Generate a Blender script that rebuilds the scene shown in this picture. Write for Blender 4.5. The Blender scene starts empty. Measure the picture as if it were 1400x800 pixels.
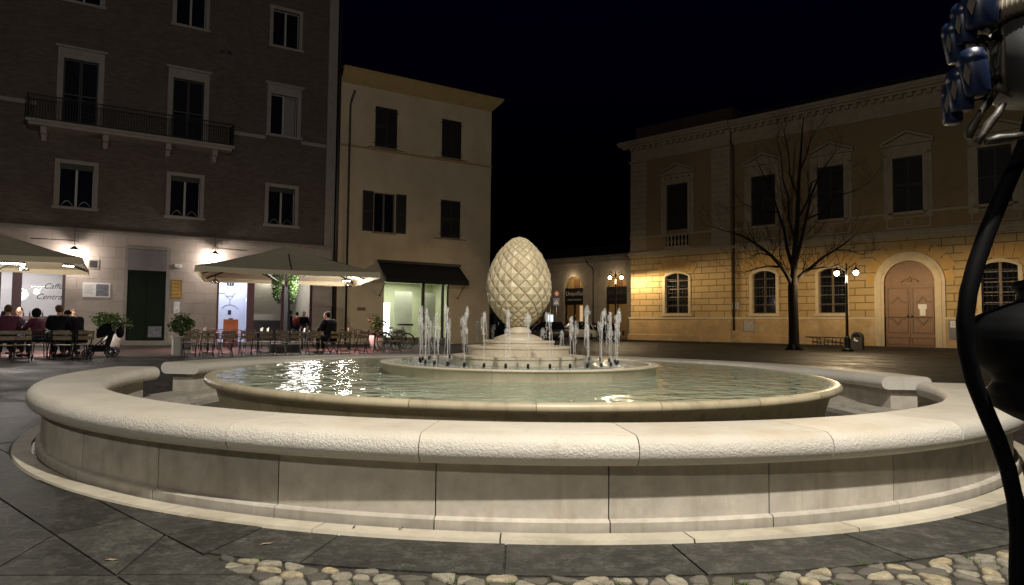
import bpy, bmesh, math, random
from mathutils import Vector, Matrix, noise
rnd = random.Random(7)
S = bpy.context.scene
COL = S.collection
R = math.radians
PI = math.pi

# ------------------------------------------------------------------ camera model (24 mm phone lens, pixel -> world helper)
F_PX, PX, PITCH, ROLL, EYE = 933.0, -25.0, 0.0484, 0.0116, 1.15
def ray(u, v):
    x = u - PX - 700; y = 400 - v
    c, s = math.cos(ROLL), math.sin(ROLL)
    a, b, d = c*x - s*y, F_PX, s*x + c*y
    cp, sp = math.cos(PITCH), math.sin(PITCH)
    return Vector((a, b*cp - d*sp, b*sp + d*cp))
def onz(u, v, z=0.0):
    d = ray(u, v); t = (z - EYE)/d.z
    return Vector((d.x*t, d.y*t, z))
def at(u, v, Y):
    d = ray(u, v); return d*(Y/d.y) + Vector((0, 0, EYE))

def hooded(l):                                           # light distribution of a globe under a dark hood: nothing upward, most of it sideways
    l.use_nodes = True; nt = l.node_tree; em = nt.nodes['Emission']
    tc = nt.nodes.new('ShaderNodeTexCoord'); sp = nt.nodes.new('ShaderNodeSeparateXYZ'); nt.links.new(tc.outputs['Normal'], sp.inputs[0])
    mr = nt.nodes.new('ShaderNodeMapRange'); mr.inputs[1].default_value = -1; mr.inputs[2].default_value = 1; nt.links.new(sp.outputs[2], mr.inputs[0])
    rp = nt.nodes.new('ShaderNodeValToRGB'); e = rp.color_ramp.elements
    e[0].position = 0; e[0].color = (.12,)*3 + (1,); e[1].position = .62; e[1].color = (.02,)*3 + (1,)
    for p, v in ((.30,.30), (.46,1.0), (.53,1.0)): q = e.new(p); q.color = (v, v, v, 1)
    nt.links.new(mr.outputs[0], rp.inputs[0]); nt.links.new(rp.outputs[0], em.inputs['Strength'])
# ------------------------------------------------------------------ mesh builder
class MB:
    def __init__(s): s.v = []; s.f = []; s.sm = []
    def add(s, vs, fs, smooth=False):
        o = len(s.v); s.v += [tuple(p) for p in vs]
        for f in fs: s.f.append(tuple(i + o for i in f)); s.sm.append(smooth)
        return s
    def box(s, x0, x1, y0, y1, z0, z1):
        return s.add([(x0,y0,z0),(x1,y0,z0),(x1,y1,z0),(x0,y1,z0),(x0,y0,z1),(x1,y0,z1),(x1,y1,z1),(x0,y1,z1)],
              [(0,3,2,1),(4,5,6,7),(0,1,5,4),(1,2,6,5),(2,3,7,6),(3,0,4,7)])
    def obox(s, c, size, M=None):
        sx, sy, sz = (q/2 for q in size); M = M or Matrix.Identity(3); c = Vector(c)
        vs = [c + M @ Vector(p) for p in [(-sx,-sy,-sz),(sx,-sy,-sz),(sx,sy,-sz),(-sx,sy,-sz),(-sx,-sy,sz),(sx,-sy,sz),(sx,sy,sz),(-sx,sy,sz)]]
        return s.add(vs, [(0,3,2,1),(4,5,6,7),(0,1,5,4),(1,2,6,5),(2,3,7,6),(3,0,4,7)])
    def beam(s, a, b, w, h):
        a, b = Vector(a), Vector(b); d = (b - a); L = d.length; d.normalize()
        up = Vector((0,0,1)) if abs(d.z) < .95 else Vector((1,0,0))
        x = d.cross(up).normalized(); z = x.cross(d)
        return s.obox((a+b)/2, (w, L, h), Matrix((x, d, z)).transposed())
    def quad(s, a, b, c, d): return s.add([a,b,c,d], [(0,1,2,3)])
    def lathe(s, prof, n=32, a0=0.0, a1=2*PI, c=(0,0,0), closed=False, caps=False, smooth=True):
        full = abs(a1 - a0 - 2*PI) < 1e-6
        m = len(prof); k = n if full else n + 1
        vs = []
        for i in range(k):
            t = a0 + (a1 - a0)*i/n
            ct, st = math.cos(t), math.sin(t)
            for r, z in prof: vs.append((c[0] + r*ct, c[1] + r*st, c[2] + z))
        fs = []
        for i in range(n):
            p = i*m; q = ((i+1) % k)*m
            for j in range(m if closed else m - 1):
                j2 = (j+1) % m
                fs.append((p+j, q+j, q+j2, p+j2))
        s.add(vs, fs, smooth)
        if caps and not full:
            s.add(vs[:m], [tuple(range(m))]); s.add(vs[(k-1)*m:], [tuple(reversed(range(m)))])
        return s
    def tube(s, pts, rad, n=8, caps=True, smooth=True):
        pts = [Vector(p) for p in pts]
        if not hasattr(rad, '__len__'): rad = [rad]*len(pts)
        vs = []; prev = None
        for i, p in enumerate(pts):
            d = (pts[min(i+1, len(pts)-1)] - pts[max(i-1, 0)])
            d = d.normalized() if d.length > 1e-9 else Vector((0,0,1))
            if prev is None:
                up = Vector((0,0,1)) if abs(d.z) < .9 else Vector((1,0,0))
                x = d.cross(up).normalized()
            else:
                x = (prev - d*prev.dot(d)).normalized()
            prev = x; y = d.cross(x)
            for k in range(n):
                t = 2*PI*k/n
                vs.append(p + (x*math.cos(t) + y*math.sin(t))*rad[i])
        fs = []
        for i in range(len(pts)-1):
            for k in range(n):
                fs.append((i*n+k, i*n+(k+1) % n, (i+1)*n+(k+1) % n, (i+1)*n+k))
        s.add(vs, fs, smooth)
        if caps:
            o = len(s.v) - len(vs)
            s.f.append(tuple(o + k for k in reversed(range(n)))); s.sm.append(False)
            s.f.append(tuple(o + (len(pts)-1)*n + k for k in range(n))); s.sm.append(False)
        return s
    def ball(s, c, r, nu=14, nv=9, M=None):
        if not hasattr(r, '__len__'): r = (r, r, r)
        c = Vector(c); vs = []
        M = M or Matrix.Identity(3)
        for j in range(nv+1):
            ph = -PI/2 + PI*j/nv
            for i in range(nu):
                t = 2*PI*i/nu
                vs.append(c + M @ Vector((r[0]*math.cos(ph)*math.cos(t), r[1]*math.cos(ph)*math.sin(t), r[2]*math.sin(ph))))
        fs = [(j*nu+i, j*nu+(i+1) % nu, (j+1)*nu+(i+1) % nu, (j+1)*nu+i) for j in range(nv) for i in range(nu)]
        return s.add(vs, fs, True)
    def prism(s, poly, y0, y1):                       # polygon in xz, extruded along y
        n = len(poly)
        vs = [(x, y0, z) for x, z in poly] + [(x, y1, z) for x, z in poly]
        fs = [tuple(range(n)), tuple(reversed(range(n, 2*n)))] + [(i, (i+1) % n + 0, (i+1) % n + n, i + n)[::-1] for i in range(n)]
        return s.add(vs, fs)
    def slab(s, poly, z0, z1, inset=0.0):             # polygon in xy, extruded along z with a small chamfer
        n = len(poly); cx = sum(p[0] for p in poly)/n; cy = sum(p[1] for p in poly)/n
        top = []
        for x, y in poly:
            d = math.hypot(x-cx, y-cy) or 1
            top.append((x - (x-cx)/d*inset, y - (y-cy)/d*inset, z1))
        vs = [(x, y, z0) for x, y in poly] + top
        fs = [tuple(range(n, 2*n))] + [(i, (i+1) % n, (i+1) % n + n, i + n) for i in range(n)]
        return s.add(vs, fs)
    def build(s, name, mat, parent=None, label=None, loc=None):
        me = bpy.data.meshes.new(name); me.from_pydata(s.v, [], s.f)
        me.polygons.foreach_set('use_smooth', s.sm); me.materials.append(mat)
        me.validate()
        bm = bmesh.new(); bm.from_mesh(me)
        bmesh.ops.recalc_face_normals(bm, faces=bm.faces); bm.to_mesh(me); bm.free()
        me.update()
        o = bpy.data.objects.new(name, me); COL.objects.link(o)
        if parent: o.parent = parent
        if loc: o.location = loc
        if label: o['label'] = label
        return o

def tag(o, label, cat, group=None):
    o['label'] = label; o['category'] = cat
    if group: o['group'] = group
    return o
def kind(o, k): o['kind'] = k; return o
def thing(name, label, cat, loc=(0,0,0), rz=0.0, group=None):
    o = bpy.data.objects.new(name, None); COL.objects.link(o)
    o.empty_display_size = .1
    o.location = loc; o.rotation_euler = (0, 0, rz)
    return tag(o, label, cat, group)
def dup(root, loc=None, rz=None, label=None, group=None):
    def cp(o, par):
        c = o.copy(); COL.objects.link(c)
        if par: c.parent = par
        for ch in [q for q in KIDS.get(o.name, [])]: cp(ch, c)
        return c
    KIDS = {}
    for q in COL.objects:
        if q.parent: KIDS.setdefault(q.parent.name, []).append(q)
    r = cp(root, None)
    if loc is not None: r.location = loc
    if rz is not None: r.rotation_euler = (0, 0, rz)
    if label: r['label'] = label
    if group: r['group'] = group
    return r

class Frame:                                            # a facade plane: local x along it, y into the building, z up
    def __init__(s, p, deg, sx=1.0, sz=1.0): s.sx, s.sz = sx, sz; s.p = Vector((p[0], p[1], 0)); s.a = R(deg); s.d = Vector((math.cos(s.a), math.sin(s.a), 0)); s.n = Vector((-math.sin(s.a), math.cos(s.a), 0))
    def px(s, u, v, off=0.0):                           # pixel -> (x, z) on the plane y = off
        r = ray(u, v); q = s.p + s.n*off
        t = (s.n.dot(q))/(s.n.dot(r)); w = r*t
        return (w - s.p).dot(s.d)/s.sx, (w.z + EYE)/s.sz
    def w(s, x, y, z=0.0): return s.p + s.d*x*s.sx + s.n*y + Vector((0, 0, z*s.sz))

# ------------------------------------------------------------------ materials
def new_mat(name):
    m = bpy.data.materials.new(name); m.use_nodes = True
    nt = m.node_tree; b = nt.nodes['Principled BSDF']
    return m, nt, b
def N(nt, t, **kw):
    n = nt.nodes.new(t)
    for k, v in kw.items():
        if k in n.inputs: n.inputs[k].default_value = v
        else: setattr(n, k, v)
    return n
def mixrgb(nt, fac, a, b, mode='MIX'):
    n = nt.nodes.new('ShaderNodeMix'); n.data_type = 'RGBA'; n.blend_type = mode
    for sock, val in ((n.inputs[0], fac), (n.inputs[6], a), (n.inputs[7], b)):
        if hasattr(val, 'links'): nt.links.new(val, sock)
        else: sock.default_value = val if not isinstance(val, tuple) else (*val, 1)[:4]
    return n.outputs[2]
def ramp(nt, src, p0, p1, c0=(0,0,0), c1=(1,1,1)):
    n = nt.nodes.new('ShaderNodeValToRGB'); e = n.color_ramp.elements
    e[0].position = p0; e[1].position = p1; e[0].color = (*c0, 1); e[1].color = (*c1, 1)
    nt.links.new(src, n.inputs[0]); return n.outputs[0]
def coords(nt, scale=(1,1,1)):
    tc = nt.nodes.new('ShaderNodeTexCoord'); mp = nt.nodes.new('ShaderNodeMapping')
    mp.inputs['Scale'].default_value = scale
    nt.links.new(tc.outputs['Object'], mp.inputs[0]); return mp.outputs[0]
def noise_t(nt, vec, scale, detail=5, rough=.6):
    n = nt.nodes.new('ShaderNodeTexNoise'); n.inputs['Scale'].default_value = scale
    n.inputs['Detail'].default_value = detail; n.inputs['Roughness'].default_value = rough
    nt.links.new(vec, n.inputs['Vector']); return n.outputs['Fac']
def bump(nt, b, h, strength, dist=.01, prev=None):
    n = nt.nodes.new('ShaderNodeBump'); n.inputs['Strength'].default_value = strength; n.inputs['Distance'].default_value = dist
    nt.links.new(h, n.inputs['Height'])
    if prev: nt.links.new(prev, n.inputs['Normal'])
    nt.links.new(n.outputs[0], b.inputs['Normal']); return n.outputs[0]
def island(nt, c, lo, hi):
    gi = nt.nodes.new('ShaderNodeNewGeometry'); mr = N(nt, 'ShaderNodeMapRange'); mr.inputs[3].default_value = lo; mr.inputs[4].default_value = hi
    nt.links.new(gi.outputs['Random Per Island'], mr.inputs[0]); cb = nt.nodes.new('ShaderNodeCombineColor')
    for i in range(3): nt.links.new(mr.outputs[0], cb.inputs[i])
    return mixrgb(nt, 1.0, c, cb.outputs[0], 'MULTIPLY')
def mat(name, col, rough=.7, var=.2, scale=3.0, bmp=0.0, bscale=60.0, bdist=.004, metal=0.0, spec=.5, stain=None, stain_amt=.5, stain_scale=.8, streak=False, isl=None):
    m, nt, b = new_mat(name); v = coords(nt)
    lo = tuple(c*(1-var) for c in col); hi = tuple(min(1, c*(1+var)) for c in col)
    f = noise_t(nt, v, scale, 6, .62)
    c = mixrgb(nt, ramp(nt, f, .3, .7), lo, hi)
    if stain:
        v2 = coords(nt, (6, 6, .5)) if streak else v
        g = noise_t(nt, v2, stain_scale, 7, .7)
        fac = ramp(nt, g, .5, .75, (0,0,0), (stain_amt,)*3)
        c = mixrgb(nt, fac, c, stain)
    if isl: c = island(nt, c, *isl)
    nt.links.new(c, b.inputs['Base Color'])
    b.inputs['Roughness'].default_value = rough; b.inputs['Metallic'].default_value = metal
    b.inputs['Specular IOR Level'].default_value = spec
    if bmp: bump(nt, b, noise_t(nt, v, bscale, 4, .6), bmp, bdist)
    return m
def emit(name, col, strength):
    m, nt, b = new_mat(name)
    b.inputs['Base Color'].default_value = (*col, 1)
    b.inputs['Emission Color'].default_value = (*col, 1); b.inputs['Emission Strength'].default_value = strength
    return m
def facade_mat(name, col, mortar, bw, bh, mortar_size, depth, var=.12, rough=.85, stain=(.2,.15,.1), stain_amt=.35, offset=.5, bias=.0, smooth=.15):
    m, nt, b = new_mat(name)
    tc = nt.nodes.new('ShaderNodeTexCoord'); sp = nt.nodes.new('ShaderNodeSeparateXYZ'); cb = nt.nodes.new('ShaderNodeCombineXYZ')
    nt.links.new(tc.outputs['Object'], sp.inputs[0])
    ad = N(nt, 'ShaderNodeMath', operation='ADD'); nt.links.new(sp.outputs[0], ad.inputs[0]); nt.links.new(sp.outputs[1], ad.inputs[1])
    nt.links.new(ad.outputs[0], cb.inputs[0]); nt.links.new(sp.outputs[2], cb.inputs[1])
    br = nt.nodes.new('ShaderNodeTexBrick'); nt.links.new(cb.outputs[0], br.inputs['Vector'])
    br.inputs['Scale'].default_value = 1; br.inputs['Brick Width'].default_value = bw; br.inputs['Row Height'].default_value = bh
    br.inputs['Mortar Size'].default_value = mortar_size; br.inputs['Mortar Smooth'].default_value = smooth; br.offset = offset
    br.inputs['Bias'].default_value = bias
    br.inputs['Color1'].default_value = (*[c*(1-var) for c in col], 1); br.inputs['Color2'].default_value = (*[c*(1+var) for c in col], 1)
    br.inputs['Mortar'].default_value = (*mortar, 1)
    v = tc.outputs['Object']
    g = noise_t(nt, v, .7, 8, .7)
    c = mixrgb(nt, ramp(nt, g, .45, .75, (0,0,0), (stain_amt,)*3), br.outputs['Color'], stain)
    g2 = noise_t(nt, v, 9, 5, .7)
    c = mixrgb(nt, ramp(nt, g2, .3, .7, (0,0,0), (.25,)*3), c, tuple(q*.6 for q in col))
    nt.links.new(c, b.inputs['Base Color']); b.inputs['Roughness'].default_value = rough
    inv = N(nt, 'ShaderNodeMath', operation='SUBTRACT'); inv.inputs[0].default_value = 1; nt.links.new(br.outputs['Fac'], inv.inputs[1])
    p = bump(nt, b, inv.outputs[0], 1.0, depth)
    bump(nt, b, noise_t(nt, v, 30, 4), .25, .01, p)
    return m

MT = {}
MT['stone'] = mat('pale_limestone', (.56,.50,.41), .65, .12, 2.2, .35, 90, .003, stain=(.36,.27,.16), stain_amt=.55, stain_scale=1.3)
MT['stone_wall'] = mat('weathered_limestone', (.46,.42,.355), .75, .2, 6.0, .4, 120, .002, stain=(.28,.22,.15), stain_amt=.55, stain_scale=1.5, streak=True, isl=(.80,1.08))
MT['pool_stone'] = mat('wet_pool_limestone', (.50,.43,.29), .4, .14, 3.0, .3, 100, .002, stain=(.22,.17,.08), stain_amt=.8, stain_scale=1.2, streak=True, isl=(.82,1.08))
def cone_mat():
    m, nt, b = new_mat('polished_cream_stone'); v = coords(nt)
    f = noise_t(nt, v, 7, 6, .65); c = mixrgb(nt, ramp(nt, f, .3, .7), (.53,.44,.28), (.61,.52,.345))
    c = island(nt, c, .84, 1.06)
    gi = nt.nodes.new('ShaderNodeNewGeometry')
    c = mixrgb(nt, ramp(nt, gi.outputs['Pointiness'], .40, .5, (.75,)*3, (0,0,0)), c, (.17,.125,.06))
    g = noise_t(nt, coords(nt, (7,7,1.2)), 1.6, 6, .7); c = mixrgb(nt, ramp(nt, g, .55, .75, (0,0,0), (.5,)*3), c, (.34,.27,.15))
    nt.links.new(c, b.inputs['Base Color']); b.inputs['Roughness'].default_value = .48; bump(nt, b, noise_t(nt, v, 40, 4), .25, .004); return m
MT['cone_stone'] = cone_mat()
MT['step_stone'] = mat('cream_step_stone', (.55,.48,.36), .45, .1, 6.0, .2, 90, .002, stain=(.30,.24,.15), stain_amt=.65, stain_scale=2, isl=(.88,1.08))
MT['moat'] = mat('dark_wet_floor', (.05,.045,.03), .25, .4, 4.0, .3, 30, .004)
MT['black_iron'] = mat('black_painted_iron', (.007,.007,.008), .45, .3, 20, .15, 60, .001, spec=.25)
MT['dark_metal'] = mat('dark_grey_metal', (.018,.018,.02), .4, .2, 20)
MT['steel'] = mat('grey_steel', (.35,.35,.36), .35, .15, 20, metal=.8)
MT['white_paint'] = mat('white_paint', (.75,.74,.70), .5, .05, 10)
MT['white_plaster'] = mat('white_plaster', (.78,.77,.76), .85, .05, 2)
MT['wood_chair'] = mat('worn_slat_wood', (.17,.125,.06), .55, .3, 14, .3, 50)
MT['rattan'] = mat('dark_rattan', (.025,.023,.022), .5, .3, 60, .5, 120)
MT['table_top'] = mat('dark_table_top', (.06,.05,.045), .3, .25, 6)
MT['canvas'] = mat('beige_canvas', (.60,.52,.36), .85, .08, 3, .25, 8, .01)
MT['maroon'] = mat('maroon_frame', (.085,.012,.022), .4, .15, 8)
MT['green_door'] = mat('dark_green_door', (.010,.017,.009), .5, .25, 5, spec=.08)
MT['shutter'] = mat('dark_shutter', (.022,.019,.016), .6, .3, 8)
MT['curtain'] = mat('grey_curtain', (.20,.19,.18), .9, .15, 6)
MT['trim'] = mat('grey_stone_trim', (.27,.24,.21), .8, .12, 3, .25, 40, stain=(.18,.15,.12), stain_amt=.5)
MT['sash'] = mat('pale_window_sash', (.34,.33,.31), .5, .1, 8)
MT['dark_sash'] = mat('dark_window_sash', (.14,.10,.07), .5, .1, 8)
MT['night_glass'] = mat('dark_window_glass', (.008,.009,.011), .06, .2, 2, spec=.6)
MT['pal_trim'] = mat('ochre_stone_trim', (.33,.27,.18), .8, .14, 3, .3, 40, stain=(.18,.13,.08), stain_amt=.5)
MT['pal_frame'] = mat('pale_cream_moulding', (.56,.46,.30), .75, .1, 3, .2, 40, stain=(.3,.2,.1), stain_amt=.4)
MT['wood_door'] = mat('brown_wood_door', (.22,.115,.055), .55, .18, 5, .2, 40, stain=(.17,.09,.04), stain_amt=.5, streak=True)
MT['moulding'] = mat('shade_toned_moulding', (.15,.08,.038), .55, .15, 5)  # door wood darkened: shading along the panel edges put into the colour
MT['roof'] = mat('dark_roof_tile', (.05,.03,.022), .85, .3, 3, .5, 20, .02)
MT['pipe'] = mat('dark_copper_pipe', (.03,.02,.015), .5, .3, 6)
def slate_mat():
    m, nt, b = new_mat('dark_slate_slab'); v = coords(nt)
    c = mixrgb(nt, ramp(nt, noise_t(nt, v, 2.2, 6, .65), .32, .68), (.028,.027,.023), (.060,.058,.048))
    c = mixrgb(nt, ramp(nt, noise_t(nt, v, 8, 8, .8), .48, .66, (0,0,0), (.85,)*3), c, (.125,.12,.10))
    c = mixrgb(nt, ramp(nt, noise_t(nt, coords(nt, (3,22,1)), 2.0, 6, .7), .56, .7, (0,0,0), (.5,)*3), c, (.13,.125,.11))
    c = mixrgb(nt, ramp(nt, noise_t(nt, v, 55, 4, .7), .35, .65, (.55,)*3, (0,0,0)), c, (.012,.012,.011))
    c = island(nt, c, .72, 1.2)
    nt.links.new(c, b.inputs['Base Color']); b.inputs['Roughness'].default_value = .55; b.inputs['Specular IOR Level'].default_value = .35
    p = bump(nt, b, noise_t(nt, v, 26, 7, .7), .7, .006); return m
MT['slate'] = slate_mat()
MT['grey_plaster'] = mat('grey_plaster_wall', (.34,.30,.26), .9, .15, 1.2, .2, 30, stain=(.1,.08,.06), stain_amt=.5)
MT['bark'] = mat('dark_bark', (.018,.014,.011), .9, .35, 10, .8, 25, .02, spec=.08)
MT['blue'] = mat('glossy_blue_plastic', (.005,.012,.04), .35, .15, 6)
MT['leaf_a'] = mat('shrub_leaf', (.055,.085,.02), .5, .35, 9)
MT['leaf_b'] = mat('hanging_leaf', (.035,.075,.012), .5, .3, 9)
MT['rubber'] = mat('black_rubber', (.012,.012,.012), .7, .2, 10)
MT['orange'] = mat('orange_board', (.42,.09,.012), .5, .1, 5)
MT['gold'] = mat('brass_plate', (.42,.26,.07), .2, .15, 8, metal=.9)
MT['skin'] = mat('skin', (.46,.27,.19), .5, .06, 8)
MT['hair'] = mat('dark_hair', (.010,.007,.005), .6, .3, 40, spec=.08)
MT['hair_b'] = mat('brown_hair', (.09,.05,.028), .6, .3, 40, spec=.08)
MT['coat'] = mat('black_coat', (.009,.009,.011), .85, .3, 12, .4, 30, spec=.08)
MT['navy'] = mat('navy_sweater', (.02,.022,.035), .85, .2, 12, .4, 30, spec=.08)
MT['purple'] = mat('plum_jacket', (.09,.03,.05), .85, .2, 12, .4, 30, spec=.08)
MT['olive'] = mat('olive_knit', (.13,.13,.07), .9, .2, 20, .5, 60, spec=.08)
MT['red_cloth'] = mat('red_cloth', (.22,.03,.03), .85, .2, 12, spec=.08)
MT['sign_black'] = mat('black_sign_board', (.014,.013,.013), .5, .1, 3)
MT['ochre_wall'] = mat('ochre_inner_wall', (.42,.28,.11), .85, .1, 2)
MT['ink'] = mat('black_ink', (.02,.02,.025), .6, .05, 3)
MT['paper'] = mat('white_paper', (.75,.73,.70), .7, .04, 3)
MT['photo_grey'] = mat('printed_grey', (.16,.16,.19), .6, .5, 14)
MT['dry_leaf'] = mat('dry_leaf', (.28,.20,.10), .7, .2, 20)
MT['lamp_white'] = emit('white_lamp', (1,.93,.84), 40)
MT['lamp_warm'] = emit('warm_lamp', (1,.82,.56), 40)
MT['heater'] = emit('red_heater', (1,.40,.32), 6)
# ================================================================== THE FOUNTAIN
CX, CY = 0.308, 9.097
IX, IY = 0.335, 9.085
C3 = (CX, CY, 0)
def stadium(ri, ro, z0, z1, n=9, rough=0):
    a = (z1 - z0)/2; zc = (z0 + z1)/2; pr = []
    for i in range(n+1):
        t = -PI/2 + PI*i/n; pr.append((ro - a + a*math.cos(t), zc + a*math.sin(t)))
    for i in range(n+1):
        t = PI/2 + PI*i/n; pr.append((ri + a + a*math.cos(t), zc + a*math.sin(t)))
    return pr
# bush-hammered bullnose stone for the caps: coarser chiselled bump than the smooth top
def chisel_mat():
    m, nt, b = new_mat('chiselled_limestone'); v = coords(nt)
    f = noise_t(nt, v, 2.0, 7, .65)
    c = mixrgb(nt, ramp(nt, f, .3, .72), (.50,.45,.365), (.60,.55,.46))
    g = noise_t(nt, v, 1.1, 7, .72)
    c = mixrgb(nt, ramp(nt, g, .52, .74, (0,0,0), (.55,)*3), c, (.42,.31,.17))
    g3 = noise_t(nt, v, 30, 4, .7)
    c = mixrgb(nt, ramp(nt, g3, .62, .8, (0,0,0), (.35,)*3), c, (.25,.2,.14))
    b.inputs['Roughness'].default_value = .6
    tc = nt.nodes.new('ShaderNodeTexCoord'); sp = nt.nodes.new('ShaderNodeSeparateXYZ'); nt.links.new(tc.outputs['Object'], sp.inputs[0])
    # chisel marks fade out on the flat walking top
    mr = N(nt, 'ShaderNodeMapRange'); mr.inputs[1].default_value = .51; mr.inputs[2].default_value = .553; mr.inputs[3].default_value = 1; mr.inputs[4].default_value = .25
    nt.links.new(sp.outputs[2], mr.inputs[0])
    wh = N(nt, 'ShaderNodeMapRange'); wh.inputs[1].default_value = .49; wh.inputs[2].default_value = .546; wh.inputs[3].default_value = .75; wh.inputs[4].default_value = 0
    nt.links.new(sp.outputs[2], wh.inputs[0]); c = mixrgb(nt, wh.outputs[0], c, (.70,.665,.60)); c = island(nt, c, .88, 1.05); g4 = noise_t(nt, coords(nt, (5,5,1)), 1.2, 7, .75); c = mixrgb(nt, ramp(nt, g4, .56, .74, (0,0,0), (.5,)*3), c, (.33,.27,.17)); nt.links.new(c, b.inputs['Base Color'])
    h = noise_t(nt, v, 62, 6, .7)
    mu = N(nt, 'ShaderNodeMath', operation='MULTIPLY'); nt.links.new(h, mu.inputs[0]); nt.links.new(mr.outputs[0], mu.inputs[1])
    bump(nt, b, mu.outputs[0], 1.0, .0115)
    return m
MT['chisel'] = chisel_mat()

def ring_section(label, a0, a1, joints, cjoints):
    t = thing('ring_bench', label, 'stone bench', C3, group='curved stone benches round the fountain')
    def blocks(prof, name, m, seg_per_deg=.9, gap=.0006):
        mb = MB(); cuts = [a0] + [j for j in cjoints if a0 + 3 < j < a1 - 3] + [a1]
        for p, q in zip(cuts[:-1], cuts[1:]):
            g0 = gap if p != a0 else 0; g1 = gap if q != a1 else 0
            mb.lathe(prof, max(3, int((q-p)*seg_per_deg)), R(p) + g0, R(q) - g1, closed=True, caps=True)
        return mb.build(name, m, t)
    blocks(stadium(4.735, 5.372, .381, .553), 'cap_stones', MT['chisel'])
    wall = [(5.247, .078), (5.247, .384), (4.90, .384), (4.90, .078)]
    pl = [(5.284, -.02), (5.284, .068), (5.275, .078), (5.24, .082), (4.91, .082), (4.91, -.02)]
    for pr, nm in ((wall, 'bench_wall'), (pl, 'plinth')):
        mb = MB(); cuts = [a0 + 1.2] + [j for j in joints if a0 + 3 < j < a1 - 3] + [a1 - 1.2]
        for p, q in zip(cuts[:-1], cuts[1:]):
            mb.lathe(pr, max(3, int((q-p)*.9)), R(p) + .0007, R(q) - .0007, closed=True, caps=True, smooth=False)
        o = mb.build(nm, MT['stone_wall'], t)
    core = MB().lathe([(5.225, .005), (5.225, .39), (5.0, .39), (5.0, .005)], int((a1-a0)*.6), R(a0+2), R(a1-2), closed=True, caps=True, smooth=False)
    core.build('dark_joint_core', MT['moat'], t)
    return t
jt = [-86.2 + 10.6*k for k in range(-9, 26)]; cj = [-84.7 + 12.9*k for k in range(-8, 22)]
ring_section('near half of the pale curved stone bench, facing the viewer with chiselled rounded edge', -180.3, -14.0, jt, cj)
ring_section('far half of the pale curved stone bench, behind the pool with end piers', -2.6, 168, jt, cj)

# kerb ring set in the ground and the drain gap beside it
mb = MB()
for k in range(33):
    p = -180 + k*(360/33)
    mb.lathe([(5.315, .004), (5.315, .022), (5.455, .026), (5.465, .004)], 6, R(p) + .0008, R(p + 360/33) - .0008, C3, closed=True, caps=True, smooth=False)
kind(mb.build('kerb_ring', mat('kerb_limestone', (.50,.45,.35), .6, .15, 4, .3, 80, .002, stain=(.18,.14,.07), stain_amt=.7, stain_scale=1.6, isl=(.86,1.06))), 'structure')
kind(MB().lathe([(5.27, .010), (5.33, .010)], 128, c=C3).build('drain_channel', MT['moat']), 'structure')

fo = thing('fountain', 'round tiered stone fountain with shallow pool and giant stone pinecone on steps', 'fountain', (IX, IY, 0))
MB().lathe([(4.35, .01), (4.35, .072), (4.37, .078), (4.52, .078), (4.53, .120), (4.55, .125), (5.20, .125), (5.20, .01)], 128, smooth=False).build('inner_step', MT['stone_wall'], fo)
MB().lathe([(3.2, .016), (4.36, .016)], 96).build('moat_floor', MT['moat'], fo)
# the pool: bullnose lip over a leaning wall
lip = [(3.50, .47), (3.66, .475), (3.76, .478)]
for i in range(9):
    t = -PI/2 + PI*i/8; lip.append((3.795 + .042*math.cos(t), .52 + .042*math.sin(t)))
lip += [(3.75, .560), (3.70, .548), (3.66, .53), (3.64, .47)]
mb = MB(); nb = 24
for k in range(nb):
    mb.lathe(lip, 7, 2*PI*k/nb + .0006, 2*PI*(k+1)/nb - .0006, closed=False, caps=False)
mb.build('pool_lip', MT['pool_stone'], fo)
MB().lathe([(3.76, .478), (3.72, .44), (3.66, .25), (3.62, .0)], 128).build('pool_wall', MT['pool_stone'], fo)
MB().lathe([(.0, .40), (3.68, .40)], 64).build('pool_floor', mat('pale_green_pool_floor', (.40,.40,.27), .7, .2, 1.2, .2, 30), fo)
# upper basin
mb = MB(); nb = 16
for k in range(nb):
    mb.lathe([(1.785, .41), (1.785, .65), (1.805, .657), (1.812, .668), (1.805, .68), (1.70, .68), (1.688, .67), (1.688, .58)], 8, 2*PI*k/nb + .2 + .0009, 2*PI*(k+1)/nb + .2 - .0009)
mb.build('upper_basin', MT['step_stone'], fo)
MB().lathe([(0, .58), (1.7, .58)], 48).build('upper_basin_floor', mat('pale_basin_floor', (.33,.36,.30), .7, .2, 2), fo)
def step(z0, z1, r, r2=None, nosing=.0):
    r2 = r2 or r
    pr = [(r - .012, z0), (r - .012, z1 - .035), (r, z1 - .028), (r, z1 - .006), (r - .006, z1), (0.02, z1)]
    return MB().lathe(pr, 64, smooth=False)
step(.58, .765, .88).build('pedestal_step', MT['step_stone'], fo)
step(.765, .888, .68).build('pedestal_step', MT['step_stone'], fo)
step(.888, .958, .483).build('pedestal_step', MT['step_stone'], fo)
MB().lathe([(.316, .958), (.318, .985), (.296, 1.0), (.24, 1.022), (.185, 1.04), (.02, 1.04)], 48).build('pedestal_moulding', MT['step_stone'], fo)
MB().lathe([(.155, 1.04), (.168, 1.052), (.172, 1.072), (.164, 1.09), (.152, 1.097), (.152, 1.106), (.132, 1.116), (.125, 1.14), (.13, 1.18)], 40).build('pedestal_neck', MT['step_stone'], fo)
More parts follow.
